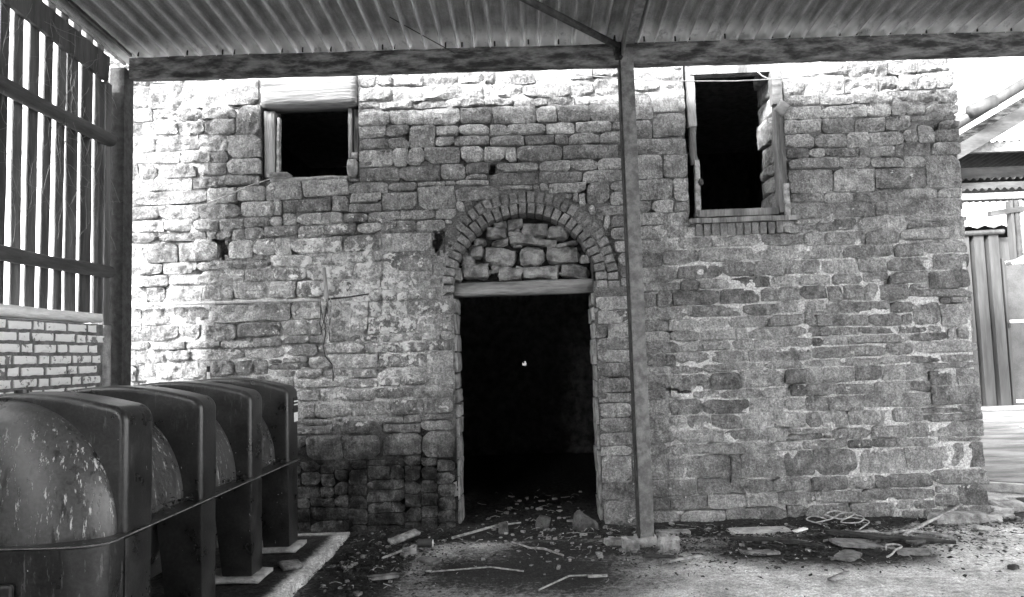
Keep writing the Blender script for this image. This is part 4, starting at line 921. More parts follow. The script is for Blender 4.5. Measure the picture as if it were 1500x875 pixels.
# ------------------------------------------------------------------ the tank
TY = 4.45
tank = empty('plastic_storage_tank', (-2.4, TY, 0.1), 'large black ribbed plastic storage tank lying along the left side', 'tank')
TO = Vector((-2.4, TY, 0.1))
XR, SEAM, CREST = 0.55, 0.615, 1.255                     # half width, seam and crest above the feet
ribs = [(3.335, 3.585), (4.10, 4.305), (4.82, 5.035), (5.55, 5.785)]
def lathe_body(z_sign):
    """half drum: elliptical section, swelling between the ribs, domed ends"""
    V, F = [], []
    st = [(3.335 - (0.19 if z_sign > 0 else 0.02) * math.cos(t), math.sin(t), 0.515) for t in np.linspace(0.02, math.pi / 2, 9)]
    st += [(3.42, 1.0, 0.515)]
    st += [(y, 1.0, 0.45) for y in np.linspace(3.45, 5.75, 14)]
    n = 32
    for y, r, hw in st:
        for k in range(n + 1):
            a = math.pi * k / n
            rz = (CREST - SEAM - (0.03 if hw > 0.5 else 0.09)) if z_sign > 0 else (SEAM - 0.08)
            V.append((math.cos(a) * (hw if z_sign > 0 else min(hw, 0.27)) * r, y - TY, SEAM + z_sign * math.sin(a) * rz * r))
    for j in range(len(st) - 1):
        for k in range(n):
            p = j * (n + 1) + k
            q = (p, p + 1, p + n + 2, p + n + 1)
            F.append(q if z_sign > 0 else q[::-1])
    return V, F
def with_runs(me, fn):
    co = np.array([tuple(v.co) for v in me.vertices])
    attr(me, 'runs', fn(co))
    attr(me, 'dust', (0.9 if 'shell' in me.name or me.name.startswith('upper') else 0.0) * np.ones(len(co)))
def shell_runs(co):
    return 0.55 * sstep(co[:, 0], -0.1, 0.3) * (1 - sstep(co[:, 2], 1.05, 1.2)) + 0.6 * (co[:, 1] + TY < 3.34) * sstep(co[:, 0], -0.15, 0.1) * (1 - sstep(co[:, 2], 1.0, 1.15))
V, F = lathe_body(1)
me = mesh_from('upper_shell', V, F, TANK, True)
with_runs(me, shell_runs)
obj('upper_shell', me, tank)
V, F = lathe_body(-1)
me = mesh_from('lower_shell', V, F, TANK, True)
with_runs(me, lambda c: c[:, 0] * 0)
obj('lower_shell', me, tank)
def rib_poly():
    half = [(XR, SEAM - 0.02)]
    top = lambda x: CREST - 0.075 * (x / 0.5) ** 2
    r = 0.08
    for t in np.linspace(0, 1, 6):
        a = t * math.radians(74)
        half.append((XR - r + r * math.cos(a), top(XR - r) - r + r * math.sin(a)))
    half += [(x, top(x)) for x in np.linspace(0.40, 0.08, 6)]
    return half + [(0.0, CREST)] + [(-x, z) for x, z in half[::-1]]
for i, (y0, y1) in enumerate(ribs):
    mb = MB()
    mb.prism(rib_poly(), 0, y1 - y0)
    me = mb.mesh('rib', TANK, True, bevel=0.034, seg=5)
    me.set_sharp_from_angle(angle=math.radians(34))
    with_runs(me, lambda c: 0.06 * sstep(c[:, 2], 0.7, 0.8))
    rb = obj('rib', me, tank, (0, y0 - TY, 0))
    for s in (-1, 1):
        mb = MB()
        x0, x1 = (XR - 0.26, XR - 0.003) if s > 0 else (-XR + 0.003, -XR + 0.26)
        poly = [(x0 + (0.06 if s > 0 else 0), 0.0), (x1 - (0.06 if s < 0 else 0), 0.0), (x1, 0.5), (x1, SEAM - 0.018), (x0, SEAM - 0.018), (x0, 0.5)]
        mb.prism(poly, 0.012, y1 - y0 - 0.012)
        me = mb.mesh('leg', TANK, True, bevel=0.012, seg=2)
        me.set_sharp_from_angle(angle=math.radians(28))
        with_runs(me, lambda c: c[:, 0] * 0)
        obj('leg', me, tank, (0, y0 - TY, 0))
# seam flange all round
pts = []
yn, yf = 3.13 - TY, 5.80 - TY
for (cx, cy, a0) in ((XR - 0.08, yf - 0.06, 0), (-XR + 0.08, yf - 0.06, 90), (-XR + 0.16, yn + 0.09, 180), (XR - 0.16, yn + 0.09, 270)):
    rx, ry = (0.092, 0.072) if a0 < 180 else (0.172, 0.10)
    for k in range(7):
        a = math.radians(a0 + 15 * k)
        pts.append((cx + rx * math.cos(a), cy + ry * math.sin(a)))
mb = MB()
n = len(pts)
for ox, z in ((0, -0.005), (0.005, -0.004), (0.005, 0.004), (0, 0.005), (-0.20, 0.005), (-0.20, -0.005)):
    for x, y in pts:
        l = math.hypot(x, y)
        mb.v.append((x + ox * x / abs(x) if abs(x) > 0.3 else x, y + (ox * (1 if y > 0 else -1)), SEAM + z))
for j in range(5):
    for k in range(n):
        a, b = j * n + k, j * n + (k + 1) % n
        mb.f.append((a, b, b + n, a + n))
me = mb.mesh('seam_flange', TANK)
with_runs(me, lambda c: c[:, 0] * 0 + 0.4)
obj('seam_flange', me, tank)
MB().tube([(x * 1.012, y * 1.004, SEAM) for x, y in pts + pts[:1]], 0.0035, 6, cap=False).build('seam_glint', STEEL, tank)  # pale strip paints in the light caught by the worn seam lip
# near end skirt below the seam with its moulded recess
sk = []
for k in range(9):
    a = math.radians(270 + 90 * k / 8)
    sk.append((XR - 0.17 + 0.165 * math.cos(a), yn + 0.10 + 0.095 * math.sin(a)))
sk = [(-x, y) for x, y in sk[::-1]] + sk
mb = MB()
zz_ = [0.06, 0.30, SEAM - 0.012]
for z in zz_:
    for x, y in sk + [(XR - 0.006, 3.335 - TY), (-XR + 0.006, 3.335 - TY)]:
        mb.v.append((x, y, z))
n = len(sk) + 2
for j in range(2):
    for k in range(n):
        a, b = j * n + k, j * n + (k + 1) % n
        mb.f.append((a, b, b + n, a + n))
mb.f.append(tuple(range(2 * n, 3 * n)))
mb.f.append(tuple(range(n))[::-1])
me = mb.mesh('end_skirt', TANK, True)
me.set_sharp_from_angle(angle=math.radians(28))
with_runs(me, lambda c: c[:, 0] * 0 + 0.1)
obj('end_skirt', me, tank)
mb = MB()
mb.box(-0.22, -0.02, 0.14, 0.20, 0.0, 0.47)
me = mb.mesh('end_panel', TANK, True, bevel=0.018, seg=3)
with_runs(me, lambda c: c[:, 0] * 0)
obj('end_panel', me, tank, (0, yn + 0.002, 0))
# filler boss, label
mb = MB()
mb.tube([(0.02, 3.40 - TY, CREST - 0.02), (0.02, 3.40 - TY, CREST + 0.015)], 0.03, 12)
me = mb.mesh('filler_boss', TANK)
with_runs(me, lambda c: c[:, 0] * 0)
obj('filler_boss', me, tank)
lab = MB().box(XR - 0.001, 0, 0.90, XR + 0.0025, 0.105, 1.09).build('label_plate', BLACKP, tank, (0, 5.66 - TY, 0))
MB().box(XR + 0.003, 0.01, 0.905, XR + 0.005, 0.10, 0.975).build('label_patch', WHITEP, lab)
MB().box(XR + 0.003, 0.01, 1.055, XR + 0.005, 0.10, 1.065).build('label_line', WHITEP, lab)
MB().box(XR + 0.003, 0.01, 1.03, XR + 0.005, 0.10, 1.04).build('label_line', WHITEP, lab)
# breather pipe with black cap behind the tank
bp = empty('breather_pipe', (-2.62, 5.95, 0.0), 'thin white upright pipe with black cap behind the black tank', 'pipe')
MB().tube([(0, 0, 0.0), (-0.012, 0, 1.40)], 0.012, 10).build('pipe_tube', WHITEP, bp)
MB().tube([(-0.012, 0, 1.40), (-0.0125, 0, 1.445)], 0.015, 10).build('cap', BLACKP, bp)

# slab and blocks under the tank
V, F = rough_box(1.75, 3.6, 0.13, (10, 20, 2), 0.008, 4, 12, 0.12)
sm = mesh_from('tank_slab', V, F, GROUND, True)
attr(sm, 'dirt', np.where((V[:, 2] > 0.03) & (V[:, 0] < 0.80) & (V[:, 1] < 1.72), 0.85, 0.0))
slab = obj('tank_slab', sm, None, (-2.43, 4.42, -0.005))
tag(slab, 'low concrete slab with pale edge under the black tank', 'slab')
blk = ['pale concrete block under the tank leg nearest the stone wall', 'pale chipped block under the third tank leg, beside a loose shard',
       'pale concrete block under the second tank leg', 'concrete block under the nearest tank leg at the frame edge']
for i, (y0, y1) in enumerate(ribs[::-1]):
    o = rbox('support_block', BLOCK, None, -1.99, (y0 + y1) / 2, 0.08, 0.40, 0.30, 0.042, (0, 0, R.uniform(-0.05, 0.05)), n=(6, 5, 2), amp=0.006, seed=500 + i, rnd=0.3)
    tag(o, blk[i], 'block', 'blocks under the tank legs')
o = rbox('loose_shard', INFILL, None, -1.72, 5.18, 0.075, 0.16, 0.14, 0.035, (0.1, 0.05, 0.6), n=(4, 4, 2), amp=0.015, seed=520, rnd=0.4)
tag(o, 'flat stone shard lying on the slab beside the tank blocks', 'stone')

# ------------------------------------------------------------------ fittings on the wall
cd = empty('wall_conduit', (-2.6, 6.34, 1.99), 'pale horizontal conduit pipe clipped to the stone wall above the tank', 'pipe')
CO = Vector((-2.6, 6.34, 1.99))
MB().tube([Vector(p) - CO for p in ((-3.72, 6.345, 2.0), (-2.9, 6.335, 1.992), (-2.3, 6.34, 1.99), (-1.80, 6.335, 1.982))], 0.014, 10).build('conduit_tube', PIPE, cd, smooth=True)
for x in (-3.3, -2.75, -2.13):
    MB().tube([Vector((x - 0.012, 6.338, 1.991)) - CO, Vector((x + 0.012, 6.338, 1.991)) - CO], 0.019, 10).build('clip', PIPE, cd)
pg = empty('wooden_peg', (-1.77, 6.34, 1.98), 'grey upright wooden peg holding tangled wires on the stone wall', 'peg')
MB().tube([(-0.022, 0.0, 0.285), (-0.012, -0.005, 0.15), (0, -0.01, -0.01)], [0.014, 0.018, 0.02], 8).build('upright_peg', GREYWOOD, pg)
MB().tube([(0.01, -0.01, 0.01), (0.18, 0.0, 0.022), (0.36, 0.01, 0.045)], [0.011, 0.008, 0.006], 6).build('side_spike', RUST, pg)
wt = empty('hanging_wires', (-1.77, 6.31, 1.95), 'tangle of frayed pale and dark wires hanging from wooden peg', 'wires')
for k in range(14):
    x, z = R.uniform(-0.05, 0.05), R.uniform(-0.03, 0.05)
    pts = [(x, -0.01, z)]
    dx = R.uniform(-0.03, 0.03)
    ln = R.uniform(0.12, 0.36)
    for q in range(1, 7):
        pts.append((x + dx * q / 6 + R.uniform(-0.012, 0.012), R.uniform(-0.02, 0.01), z - ln * q / 6))
    MB().tube(pts, 0.0032, 5).build('wire', TWINE if k % 3 == 0 else (CABLE if k % 3 == 1 else PIPE), wt)
MB().tube([(0.0, 0, -0.02), (-0.015, -0.01, -0.15), (-0.005, 0, -0.26), (-0.03, 0, -0.36), (-0.01, -0.005, -0.45), (0.045, 0, -0.52), (0.055, 0, -0.60), (0.052, 0, -0.66)], 0.006, 6).build('cable_tail', CABLE, wt)
MB().tube([(0.05, -0.01, -0.02), (0.05, -0.02, -0.1), (0.10, -0.02, -0.02), (0.19, -0.015, -0.09), (0.19, 0, -0.2)], 0.004, 5).build('wire', TWINE, wt)

tag(MB().tube([(-2.90, 6.33, 2.832), (-2.7, 6.325, 2.90), (-2.45, 6.325, 3.0), (-2.22, 6.37, 3.085)], 0.006, 6).build('pale_string', TWINE),
    'pale string stretched diagonally over stones below the small left window', 'string')
ln = [(-0.62, 6.32, 4.01), (-0.05, 6.315, 3.945), (0.55, 6.315, 3.86), (1.05, 6.315, 3.80), (1.42, 6.30, 3.772), (1.80, 6.30, 3.757), (2.18, 6.30, 3.76), (2.6, 6.31, 3.80), (3.05, 6.31, 3.855), (3.5, 6.31, 3.93), (3.70, 6.31, 3.98)]
tag(MB().tube(ln, 0.0048, 6).build('overhead_wire', STEEL), 'thin sagging wire strung along the wall top across the right window', 'wire')
tag(MB().tube([(1.98, 6.34, 3.93), (2.0, 6.33, 3.85), (2.04, 6.32, 3.80), (2.10, 6.31, 3.765)], 0.005, 6).build('short_string', TWINE),
    'short pale loose string hanging in the right window top corner', 'string')
tag(MB().tube([(-1.0, 5.35, 4.005), (-0.55, 5.75, 3.87)], 0.004, 5).build('roof_wire', CABLE), 'thin dark wire running from roof sheet to eaves beam', 'wire')

# dusty stems and cobweb threads over the slats
mb = MB()
for k in range(130):
    y, z = R.uniform(4.2, 5.55), R.uniform(2.6, 3.9)
    pts = [Vector((-3.26 + R.uniform(-0.03, 0.03), y, z))]
    d = Vector((0, R.uniform(-0.4, 0.4), R.uniform(-1, 0.2))).normalized()
    for q in range(7):
        d = (d + Vector((R.uniform(-0.1, 0.1), R.uniform(-0.5, 0.5), R.uniform(-0.4, 0.3)))).normalized()
        pts.append(pts[-1] + d * 0.055)
    mb.tube(pts, R.uniform(0.0007, 0.0016), 4, cap=False)
tag(mb.build('dry_stems', COBW), 'dry dusty stems and threads tangled over the slats', 'stems', kind='stuff')

# ------------------------------------------------------------------ beyond the right corner: canopy and clad shed
far = empty('clad_shed', (10.4, 15.6, 0.1), 'pale ribbed metal shed with a tall sheet door across the bright yard', 'shed')
FO = Vector((10.4, 15.6, 0.1))
mb = MB()
xs = np.arange(8.2, 9.66, 0.30)
V, F = [], []
prof = []
for x in xs:
    prof += [(x, 0.0), (x + 0.02, 0.12), (x + 0.22, 0.12), (x + 0.24, 0.0)]
for z in (0.0, 3.55):
    V += [(x - FO.x, -yy, z) for x, yy in prof]
n = len(prof)
mb.add(V, [(i, i + 1, i + 1 + n, i + n) for i in range(n - 1)])
mb.build('ribbed_cladding', CLAD, far)
MB().tube([(8.0 - FO.x, -0.14, 3.56), (9.72 - FO.x, -0.14, 3.60)], 0.055, 10).build('gutter', CLAD, far)
MB().box(8.0 - FO.x, 0.02, 0.0, 16.0 - FO.x, 6.0, 3.5).build('shed_body', CLAD, far)
V, F = [], []
m_ = 96
for i in range(m_ + 1):
    x = 8.0 + i * 0.083
    for y in (-0.2, 6.3):
        V.append((x - FO.x, y, 3.70 + 0.035 * math.cos(i * math.pi / 2) + 0.06 * (y + 0.2)))
F = [(2 * i, 2 * i + 2, 2 * i + 3, 2 * i + 1) for i in range(m_)]
mb = MB()
mb.add(V, F)
mb.build('corrugated_roof', CLAD, far, smooth=True)
dr = MB().box(9.72 - FO.x, -0.07, 0.05, 12.5 - FO.x, 0.0, 3.02).build('sliding_door', DOORM, far)
for z in (0.10, 1.72, 2.93):
    MB().box(9.74 - FO.x, -0.085, z, 12.4 - FO.x, -0.072, z + 0.06).build('door_rail', WHITEP, dr)
MB().box(9.66 - FO.x, -0.12, 0.0, 9.715 - FO.x, -0.03, 3.05).build('door_frame', CLAD, far)
MB().box(9.67 - FO.x, -0.15, 1.62, 9.71 - FO.x, -0.121, 1.72).build('door_latch', BLACKP, dr)
o = rbox('door_step', YARD, far, -1.9, -0.45, 0.03, 5.6, 0.55, 0.09, n=(14, 2, 1), amp=0.008, seed=3)

cp = empty('timber_canopy', (7.0, 11.0, 0.1), 'sunlit lean-to canopy of beams and corrugated sheets above the yard', 'canopy')
KO = Vector((7.0, 11.0, 0.1))
def kbox(name, mat, x0, y0, z0, x1, y1, z1, ry=0, rx=0, seed=0):
    rbox(name, mat, cp, (x0 + x1) / 2 - KO.x, (y0 + y1) / 2 - KO.y, (z0 + z1) / 2 - KO.z, x1 - x0, y1 - y0, z1 - z0, (rx, ry, 0), n=(12, 1, 1), amp=0.005, seed=seed, rnd=0.04, smooth=False)
sl_a = -math.atan2(0.62, 1.0)
kbox('sloping_rafter', CANOPY, 5.7, 10.95, 4.60, 8.6, 11.05, 4.80, -0.50, seed=1)
kbox('sloping_fascia', BEAM, 5.7, 11.06, 4.72, 8.6, 11.12, 4.92, -0.50, seed=2)
MB().tube([Vector((5.9, 10.9, 4.42)) - KO, Vector((8.6, 10.9, 5.95)) - KO], 0.085, 14).build('gutter_pipe', CLAD, cp, smooth=True)
MB().tube([Vector((6.42, 10.75, 4.78)) - KO, Vector((6.78, 10.75, 4.93)) - KO], 0.10, 14).build('pipe_collar', CLAD, cp, smooth=True)
def wavy(name, mat, x0, x1, y0, y1, z0, z1, p=0.11, amp=0.022):
    V = []
    m_ = int((x1 - x0) / p * 6)
    for i in range(m_ + 1):
        x = x0 + (x1 - x0) * i / m_
        w = amp * math.cos(2 * math.pi * (x - x0) / p)
        V += [(x - KO.x, y0 - KO.y, z0 + w - KO.z), (x - KO.x, y1 - KO.y, z1 + w - KO.z)]
    mb = MB()
    mb.add(V, [(2 * i, 2 * i + 2, 2 * i + 3, 2 * i + 1) for i in range(m_)])
    mb.build(name, mat, cp, smooth=True)
wavy('canopy_sheet', CLAD, 6.0, 9.5, 11.1, 13.0, 4.42, 4.30)
kbox('cross_beam', STEEL, 5.9, 11.1, 4.27, 9.5, 11.2, 4.42, seed=3)
kbox('pale_fascia', CANOPY, 5.9, 11.6, 3.98, 9.5, 11.66, 4.16, seed=4)
wavy('canopy_sheet', CLAD, 5.9, 9.5, 11.4, 12.6, 3.93, 3.99)
kbox('cross_beam', CANOPY, 5.9, 11.4, 3.74, 9.5, 11.5, 3.88, seed=5)
wavy('canopy_sheet', CLAD, 5.9, 9.5, 11.2, 12.4, 3.73, 3.77)
kbox('cross_beam', STEEL, 5.9, 11.2, 3.575, 9.5, 11.3, 3.68, seed=6)
kbox('raking_strut', CANOPY, 6.75, 11.0, 3.44, 9.3, 11.1, 3.52, -0.12, seed=7)
kbox('hanging_post', CLAD, 7.06, 11.02, 2.62, 7.10, 11.14, 3.52, seed=8)
kbox('hanging_post', CANOPY, 7.12, 11.02, 2.64, 7.17, 11.14, 3.52, seed=9)
kbox('hanging_post', STEEL, 7.185, 11.02, 2.72, 7.235, 11.14, 3.52, seed=10)
kbox('post_shoe', STEEL, 6.98, 11.0, 2.62, 7.30, 11.14, 2.68, -0.45, seed=11)
kbox('canopy_post', STEEL, 9.35, 11.0, 0.1, 9.5, 11.15, 4.3, seed=12)

# unseen silo shape, added out of frame to keep the sun off the slats
nb = empty('sun_block_silo', (-8.5, -4.6, 0), 'added silo shape out of view, blocking the sun from the slatted wall', 'sun blocker')
MB().tube([(0, 0, -0.1), (0, 0, 5.0), (0, 0, 9.8)], 2.38, 40).build('sun_block_drum', CLAD, nb, smooth=False)
MB().tube([(0, 0, 9.8), (0, 0, 10.0), (0, 0, 11.0)], [2.5, 2.4, 0.3], 40).build('sun_block_cap', CLAD, nb)

# ------------------------------------------------------------------ loose things on the floor
def gz(x, y):
    i, j = int(np.argmin(np.abs(gx - x))), int(np.argmin(np.abs(gy - y)))
    return float(P[j * nx_ + i, 2])
def lump(name, mat, x, y, dx, dy, dz, label, cat, seed, rot=(0, 0, 0), amp=0.25, group=None, sink=0.15, n=(4, 4, 3)):
    o = rbox(name, mat, None, x, y, gz(x, y) + dz * (0.5 - sink), dx, dy, dz, rot, n=n, amp=min(dx, dy, dz) * amp, scale=3.2 / max(dx, dy, dz), seed=seed, rnd=0.42, smooth=False)
    return tag(o, label, cat, group)
lump('fallen_stone', INFILL, 0.93, 5.60, 0.14, 0.11, 0.13, 'pale chipped stone standing right beside the steel post foot', 'stone', 600, (0, 0.1, 0.4))
lump('fallen_stone', INFILL, 0.67, 5.66, 0.12, 0.10, 0.10, 'small pale rounded stone left of the steel post foot', 'stone', 601, (0.1, 0, 0.2))
lump('fallen_stone', DARKSTONE, 0.37, 6.27, 0.20, 0.14, 0.13, 'dark angular stone leaning at the right foot of the doorway', 'stone', 602, (0.3, 0.5, 0.3))
lump('fallen_stone', DARKSTONE, 0.02, 6.32, 0.10, 0.07, 0.13, 'small pointed pale stone standing inside the doorway threshold', 'stone', 603, (0.2, 0.3, 0.1))
lump('fallen_stone', DARKSTONE, -0.30, 6.2, 0.08, 0.07, 0.10, 'knobbly little stone near the left side of doorway threshold', 'stone', 604)
lump('fallen_stone', INFILL, -0.98, 5.62, 0.11, 0.08, 0.07, 'small pale broken stone on dark litter left of the doorway', 'stone', 605, (0.2, 0.1, 0.8))
lump('stone_slab', BLOCK, 1.72, 6.02, 0.52, 0.20, 0.03, 'flat pale stone slab lying before the wall right of post', 'slab', 606, (0, 0, 0.03), 0.1, sink=0.1, n=(8, 4, 1))
lump('stone_slab', INFILL, 1.05, 6.05, 0.30, 0.16, 0.03, 'narrow pale stone slab lying close behind the steel post foot', 'slab', 607, (0, 0, 0.0), 0.1, sink=0.1, n=(6, 4, 1))
lump('stone_slab', INFILL, 0.62, 5.83, 0.30, 0.14, 0.04, 'worn threshold slab left of the steel post foot', 'slab', 608, (0, 0, 0.1), 0.12, n=(6, 4, 1))
lump('fallen_stone', INFILL, 3.35, 6.18, 0.46, 0.16, 0.10, 'long dark foundation stone poking out below the right wall corner', 'stone', 609, (0, 0, 0.05), 0.12)
V, F = rough_box(1.15, 0.035, 0.03, (14, 1, 1), 0.010, 4, 610, 0.3)
tag(obj('long_stick', mesh_from('long_stick', V, F, STICK, True), None, (3.12, 6.07, 0.085), (0, -0.05, 0.70)), 'long pale bare stick lying aslant near the right wall corner', 'stick')
def stick(pts, r, label, mat=STICK, name='dead_stick', cat='stick'):
    return tag(MB().tube([(x, y, gz(x, y) + z) for x, y, z in pts], r, 6).build(name, mat), label, cat)
stick([(0.16, 5.45, 0.03), (0.02, 5.62, 0.035), (-0.08, 5.72, 0.02), (-0.22, 5.86, 0.025)], [0.008, 0.01, 0.008, 0.006], 'thin crooked twig lying before the doorway')
stick([(-0.75, 5.15, 0.02), (-0.35, 5.2, 0.03), (-0.12, 5.12, 0.02)], 0.006, 'thin bent pale twig lying on concrete below the doorway')
stick([(-0.02, 4.72, 0.015), (0.18, 4.95, 0.03), (0.36, 4.98, 0.02)], 0.006, 'small forked pale twig at the bottom edge of the picture')
stick([(-0.70, 6.0, 0.03), (-0.35, 6.22, 0.06), (-0.16, 6.34, 0.05)], [0.012, 0.01, 0.006], 'pale straw stalk pointing into the left of the doorway')
stick([(1.42, 5.75, 0.04), (1.75, 5.62, 0.035), (2.0, 5.42, 0.03)], [0.018, 0.02, 0.012], 'dark crooked branch lying on soil right of the post', RUST)
stick([(2.15, 5.78, 0.05), (2.5, 5.62, 0.045), (2.95, 5.5, 0.03)], [0.022, 0.022, 0.015], 'dark long branch lying among slate litter', RUST)
stick([(-1.15, 5.48, 0.03), (-0.95, 5.72, 0.05)], 0.009, 'short pale stick on dark litter beside the slab', STICK)
# timber offcuts
def offcut(x, y, l, w, t, rz, label, seed, mat=STICK, rx=0.0, dz=0.02):
    V, F = rough_box(l, w, t, (7, 2, 1), 0.006, 8, seed, 0.2)
    return tag(obj('timber_offcut', mesh_from('timber_offcut', V, F, mat, True), None, (x, y, gz(x, y) + t / 2 + dz), (rx, -0.06, rz)), label, 'wood piece')
offcut(-1.08, 6.0, 0.30, 0.075, 0.03, 0.95, 'short grey board leaning on litter at the wall foot left of doorway', 700, STICK, 0.4, 0.03)
offcut(1.0, 5.28, 0.24, 0.06, 0.02, 0.2, 'pale splintered board end below the chipped stone', 701)
offcut(0.82, 5.36, 0.22, 0.05, 0.02, -0.4, 'dark splintered board beside the pale board end', 702, RUST)
offcut(0.36, 4.92, 0.13, 0.04, 0.015, -0.1, 'tiny grey wood chip on the floor at bottom centre', 703)
offcut(1.85, 4.80, 0.20, 0.05, 0.02, 0.6, 'small grey wood chip on pale concrete at the lower right', 704)
offcut(2.02, 5.98, 0.13, 0.05, 0.015, 0.5, 'small white wood chip just left of the tangled twine', 705, WHITEP)
offcut(2.4, 5.83, 0.30, 0.09, 0.012, 0.1, 'curled pale bark strip below the tangled twine', 706)
# slate shards
for k, (x, y, s, rz, lb) in enumerate(((2.30, 5.52, 0.46, 0.1, 'large dark slate shard in the middle of the slate litter'),
                                  (1.82, 5.70, 0.34, -0.3, 'dark slate shard on soil left of the slate litter'),
                                  (2.75, 5.60, 0.26, 0.5, 'dark slate shard at the right end of the slate litter'),
                                  (2.1, 5.28, 0.28, 0.9, 'squarish slate shard at the front of the slate litter'),
                                  (1.55, 5.45, 0.30, 0.2, 'flat slate shard on soil between post and slate litter'),
                                  (2.55, 5.30, 0.22, -0.5, 'small slate shard at the pale concrete edge'),
                                  (-1.05, 5.05, 0.22, 0.4, 'slate shard lying on dark litter beside the tank slab'),
                                  (-0.80, 5.42, 0.20, -0.6, 'slate shard on litter between slab and doorway'))):
    lump('slate_shard', SLATE, x, y, s, s * 0.5, 0.022, lb, 'slate', 720 + k, (R.uniform(-0.12, 0.12), R.uniform(-0.1, 0.1), rz), 0.3, 'slate shards on the floor', -0.4, (5, 4, 1))
# stones piled at the right corner
for k, (x, y, dx, dy, dz, lb) in enumerate(((3.95, 6.75, 0.26, 0.16, 0.08, 'topmost flat pale stone of the rubble heap at the wall corner'),
                                  (4.02, 6.62, 0.30, 0.16, 0.06, 'long pale stone in the rubble heap at the wall corner'),
                                  (3.86, 6.50, 0.24, 0.13, 0.05, 'flat pale stone low in the rubble heap at the wall corner'),
                                  (3.78, 6.36, 0.20, 0.12, 0.045, 'small flat stone before the rubble heap at the wall corner'),
                                  (3.62, 6.22, 0.18, 0.10, 0.04, 'small flat stone between long stick and rubble heap'),
                                  (4.12, 6.85, 0.18, 0.12, 0.06, 'small grey stone at the far end of the rubble heap'),
                                  (3.40, 5.95, 0.13, 0.09, 0.04, 'pale pebble just right of the long stick'))):
    lump('rubble_stone', BLOCK if k % 2 == 0 else INFILL, x, y, dx, dy, dz, lb, 'stone', 740 + k, (R.uniform(-0.3, 0.3), R.uniform(-0.2, 0.2), R.uniform(-0.5, 0.5)), 0.28, 'rubble at the wall corner', -0.1 if k < 3 else 0.1)
lump('dark_clod', DARKM, 3.02, 4.98, 0.07, 0.045, 0.03, 'small dark clod alone on the pale concrete at right', 'clod', 760, (0, 0, 0.4))
lump('dark_clod', DARKM, 6.2, 9.3, 0.16, 0.10, 0.06, 'dark clod lying on the bright yard beyond the corner', 'clod', 761).location.z = 0.12
lump('white_board', WHITEP, 7.95, 12.0, 0.75, 0.16, 0.05, 'white board lying on the bright yard by the frame edge', 'board', 762, amp=0.1).location.z = 0.12
# drinks can
cn = empty('crushed_can', (-0.88, 5.77, 0.055), 'dull metal drinks can lying on its side left of the doorway', 'can')
pts = [(-0.058, 0, 0), (-0.052, 0, 0.001), (-0.02, 0, 0), (0.02, 0, 0.002), (0.052, 0, 0.001), (0.058, 0, 0)]
MB().tube(pts, [0.024, 0.032, 0.031, 0.032, 0.032, 0.024], 14).build('can_body', CLAD, cn, smooth=True)
MB().tube([(0.058, 0, 0), (0.062, 0, 0)], 0.026, 14).build('can_rim', WHITEP, cn)
# twine tangle
def smooth_path(p, k=5):
    p = [Vector(q) for q in p]
    out = []
    for i in range(len(p) - 1):
        a, b, c, d = p[max(i - 1, 0)], p[i], p[i + 1], p[min(i + 2, len(p) - 1)]
        for j in range(k):
            t = j / k
            out.append(0.5 * ((2 * b) + (c - a) * t + (2 * a - 5 * b + 4 * c - d) * t * t + (3 * b - a - 3 * c + d) * t ** 3))
    return out + [p[-1]]
pts = [(2.20, 6.02, 0.07), (2.12, 6.10, 0.09), (2.20, 6.17, 0.10), (2.27, 6.08, 0.09), (2.16, 6.03, 0.08), (2.30, 6.06, 0.10), (2.42, 6.16, 0.12), (2.50, 6.10, 0.13), (2.38, 6.04, 0.10),
       (2.28, 6.12, 0.12), (2.40, 6.20, 0.13), (2.56, 6.10, 0.10), (2.48, 6.00, 0.08), (2.36, 6.03, 0.08), (2.46, 6.09, 0.10), (2.58, 6.04, 0.08), (2.50, 5.95, 0.06), (2.44, 5.88, 0.05), (2.52, 5.80, 0.05), (2.62, 5.78, 0.05)]
tag(MB().tube(smooth_path(pts), 0.0055, 7).build('twine_tangle', TWINE, smooth=True), 'tangle of thick pale twine on the ground below right window', 'twine')
pts = [(2.58, 5.76, 0.045), (2.75, 5.78, 0.06), (2.90, 5.73, 0.05), (2.98, 5.64, 0.045)]
tag(MB().tube(smooth_path(pts), 0.013, 7).build('rope_end', STICK, smooth=True), 'thick pale rope end lying just right of the tangled twine', 'rope')
pts = [(2.36, 5.28, 0.06), (2.40, 5.36, 0.07), (2.47, 5.37, 0.07), (2.48, 5.31, 0.07), (2.42, 5.27, 0.06), (2.36, 5.20, 0.05), (2.30, 5.14, 0.05)]
tag(MB().tube(smooth_path(pts), 0.007, 6).build('twine_loop', TWINE, smooth=True), 'small pale twine loop on the slate litter', 'twine')

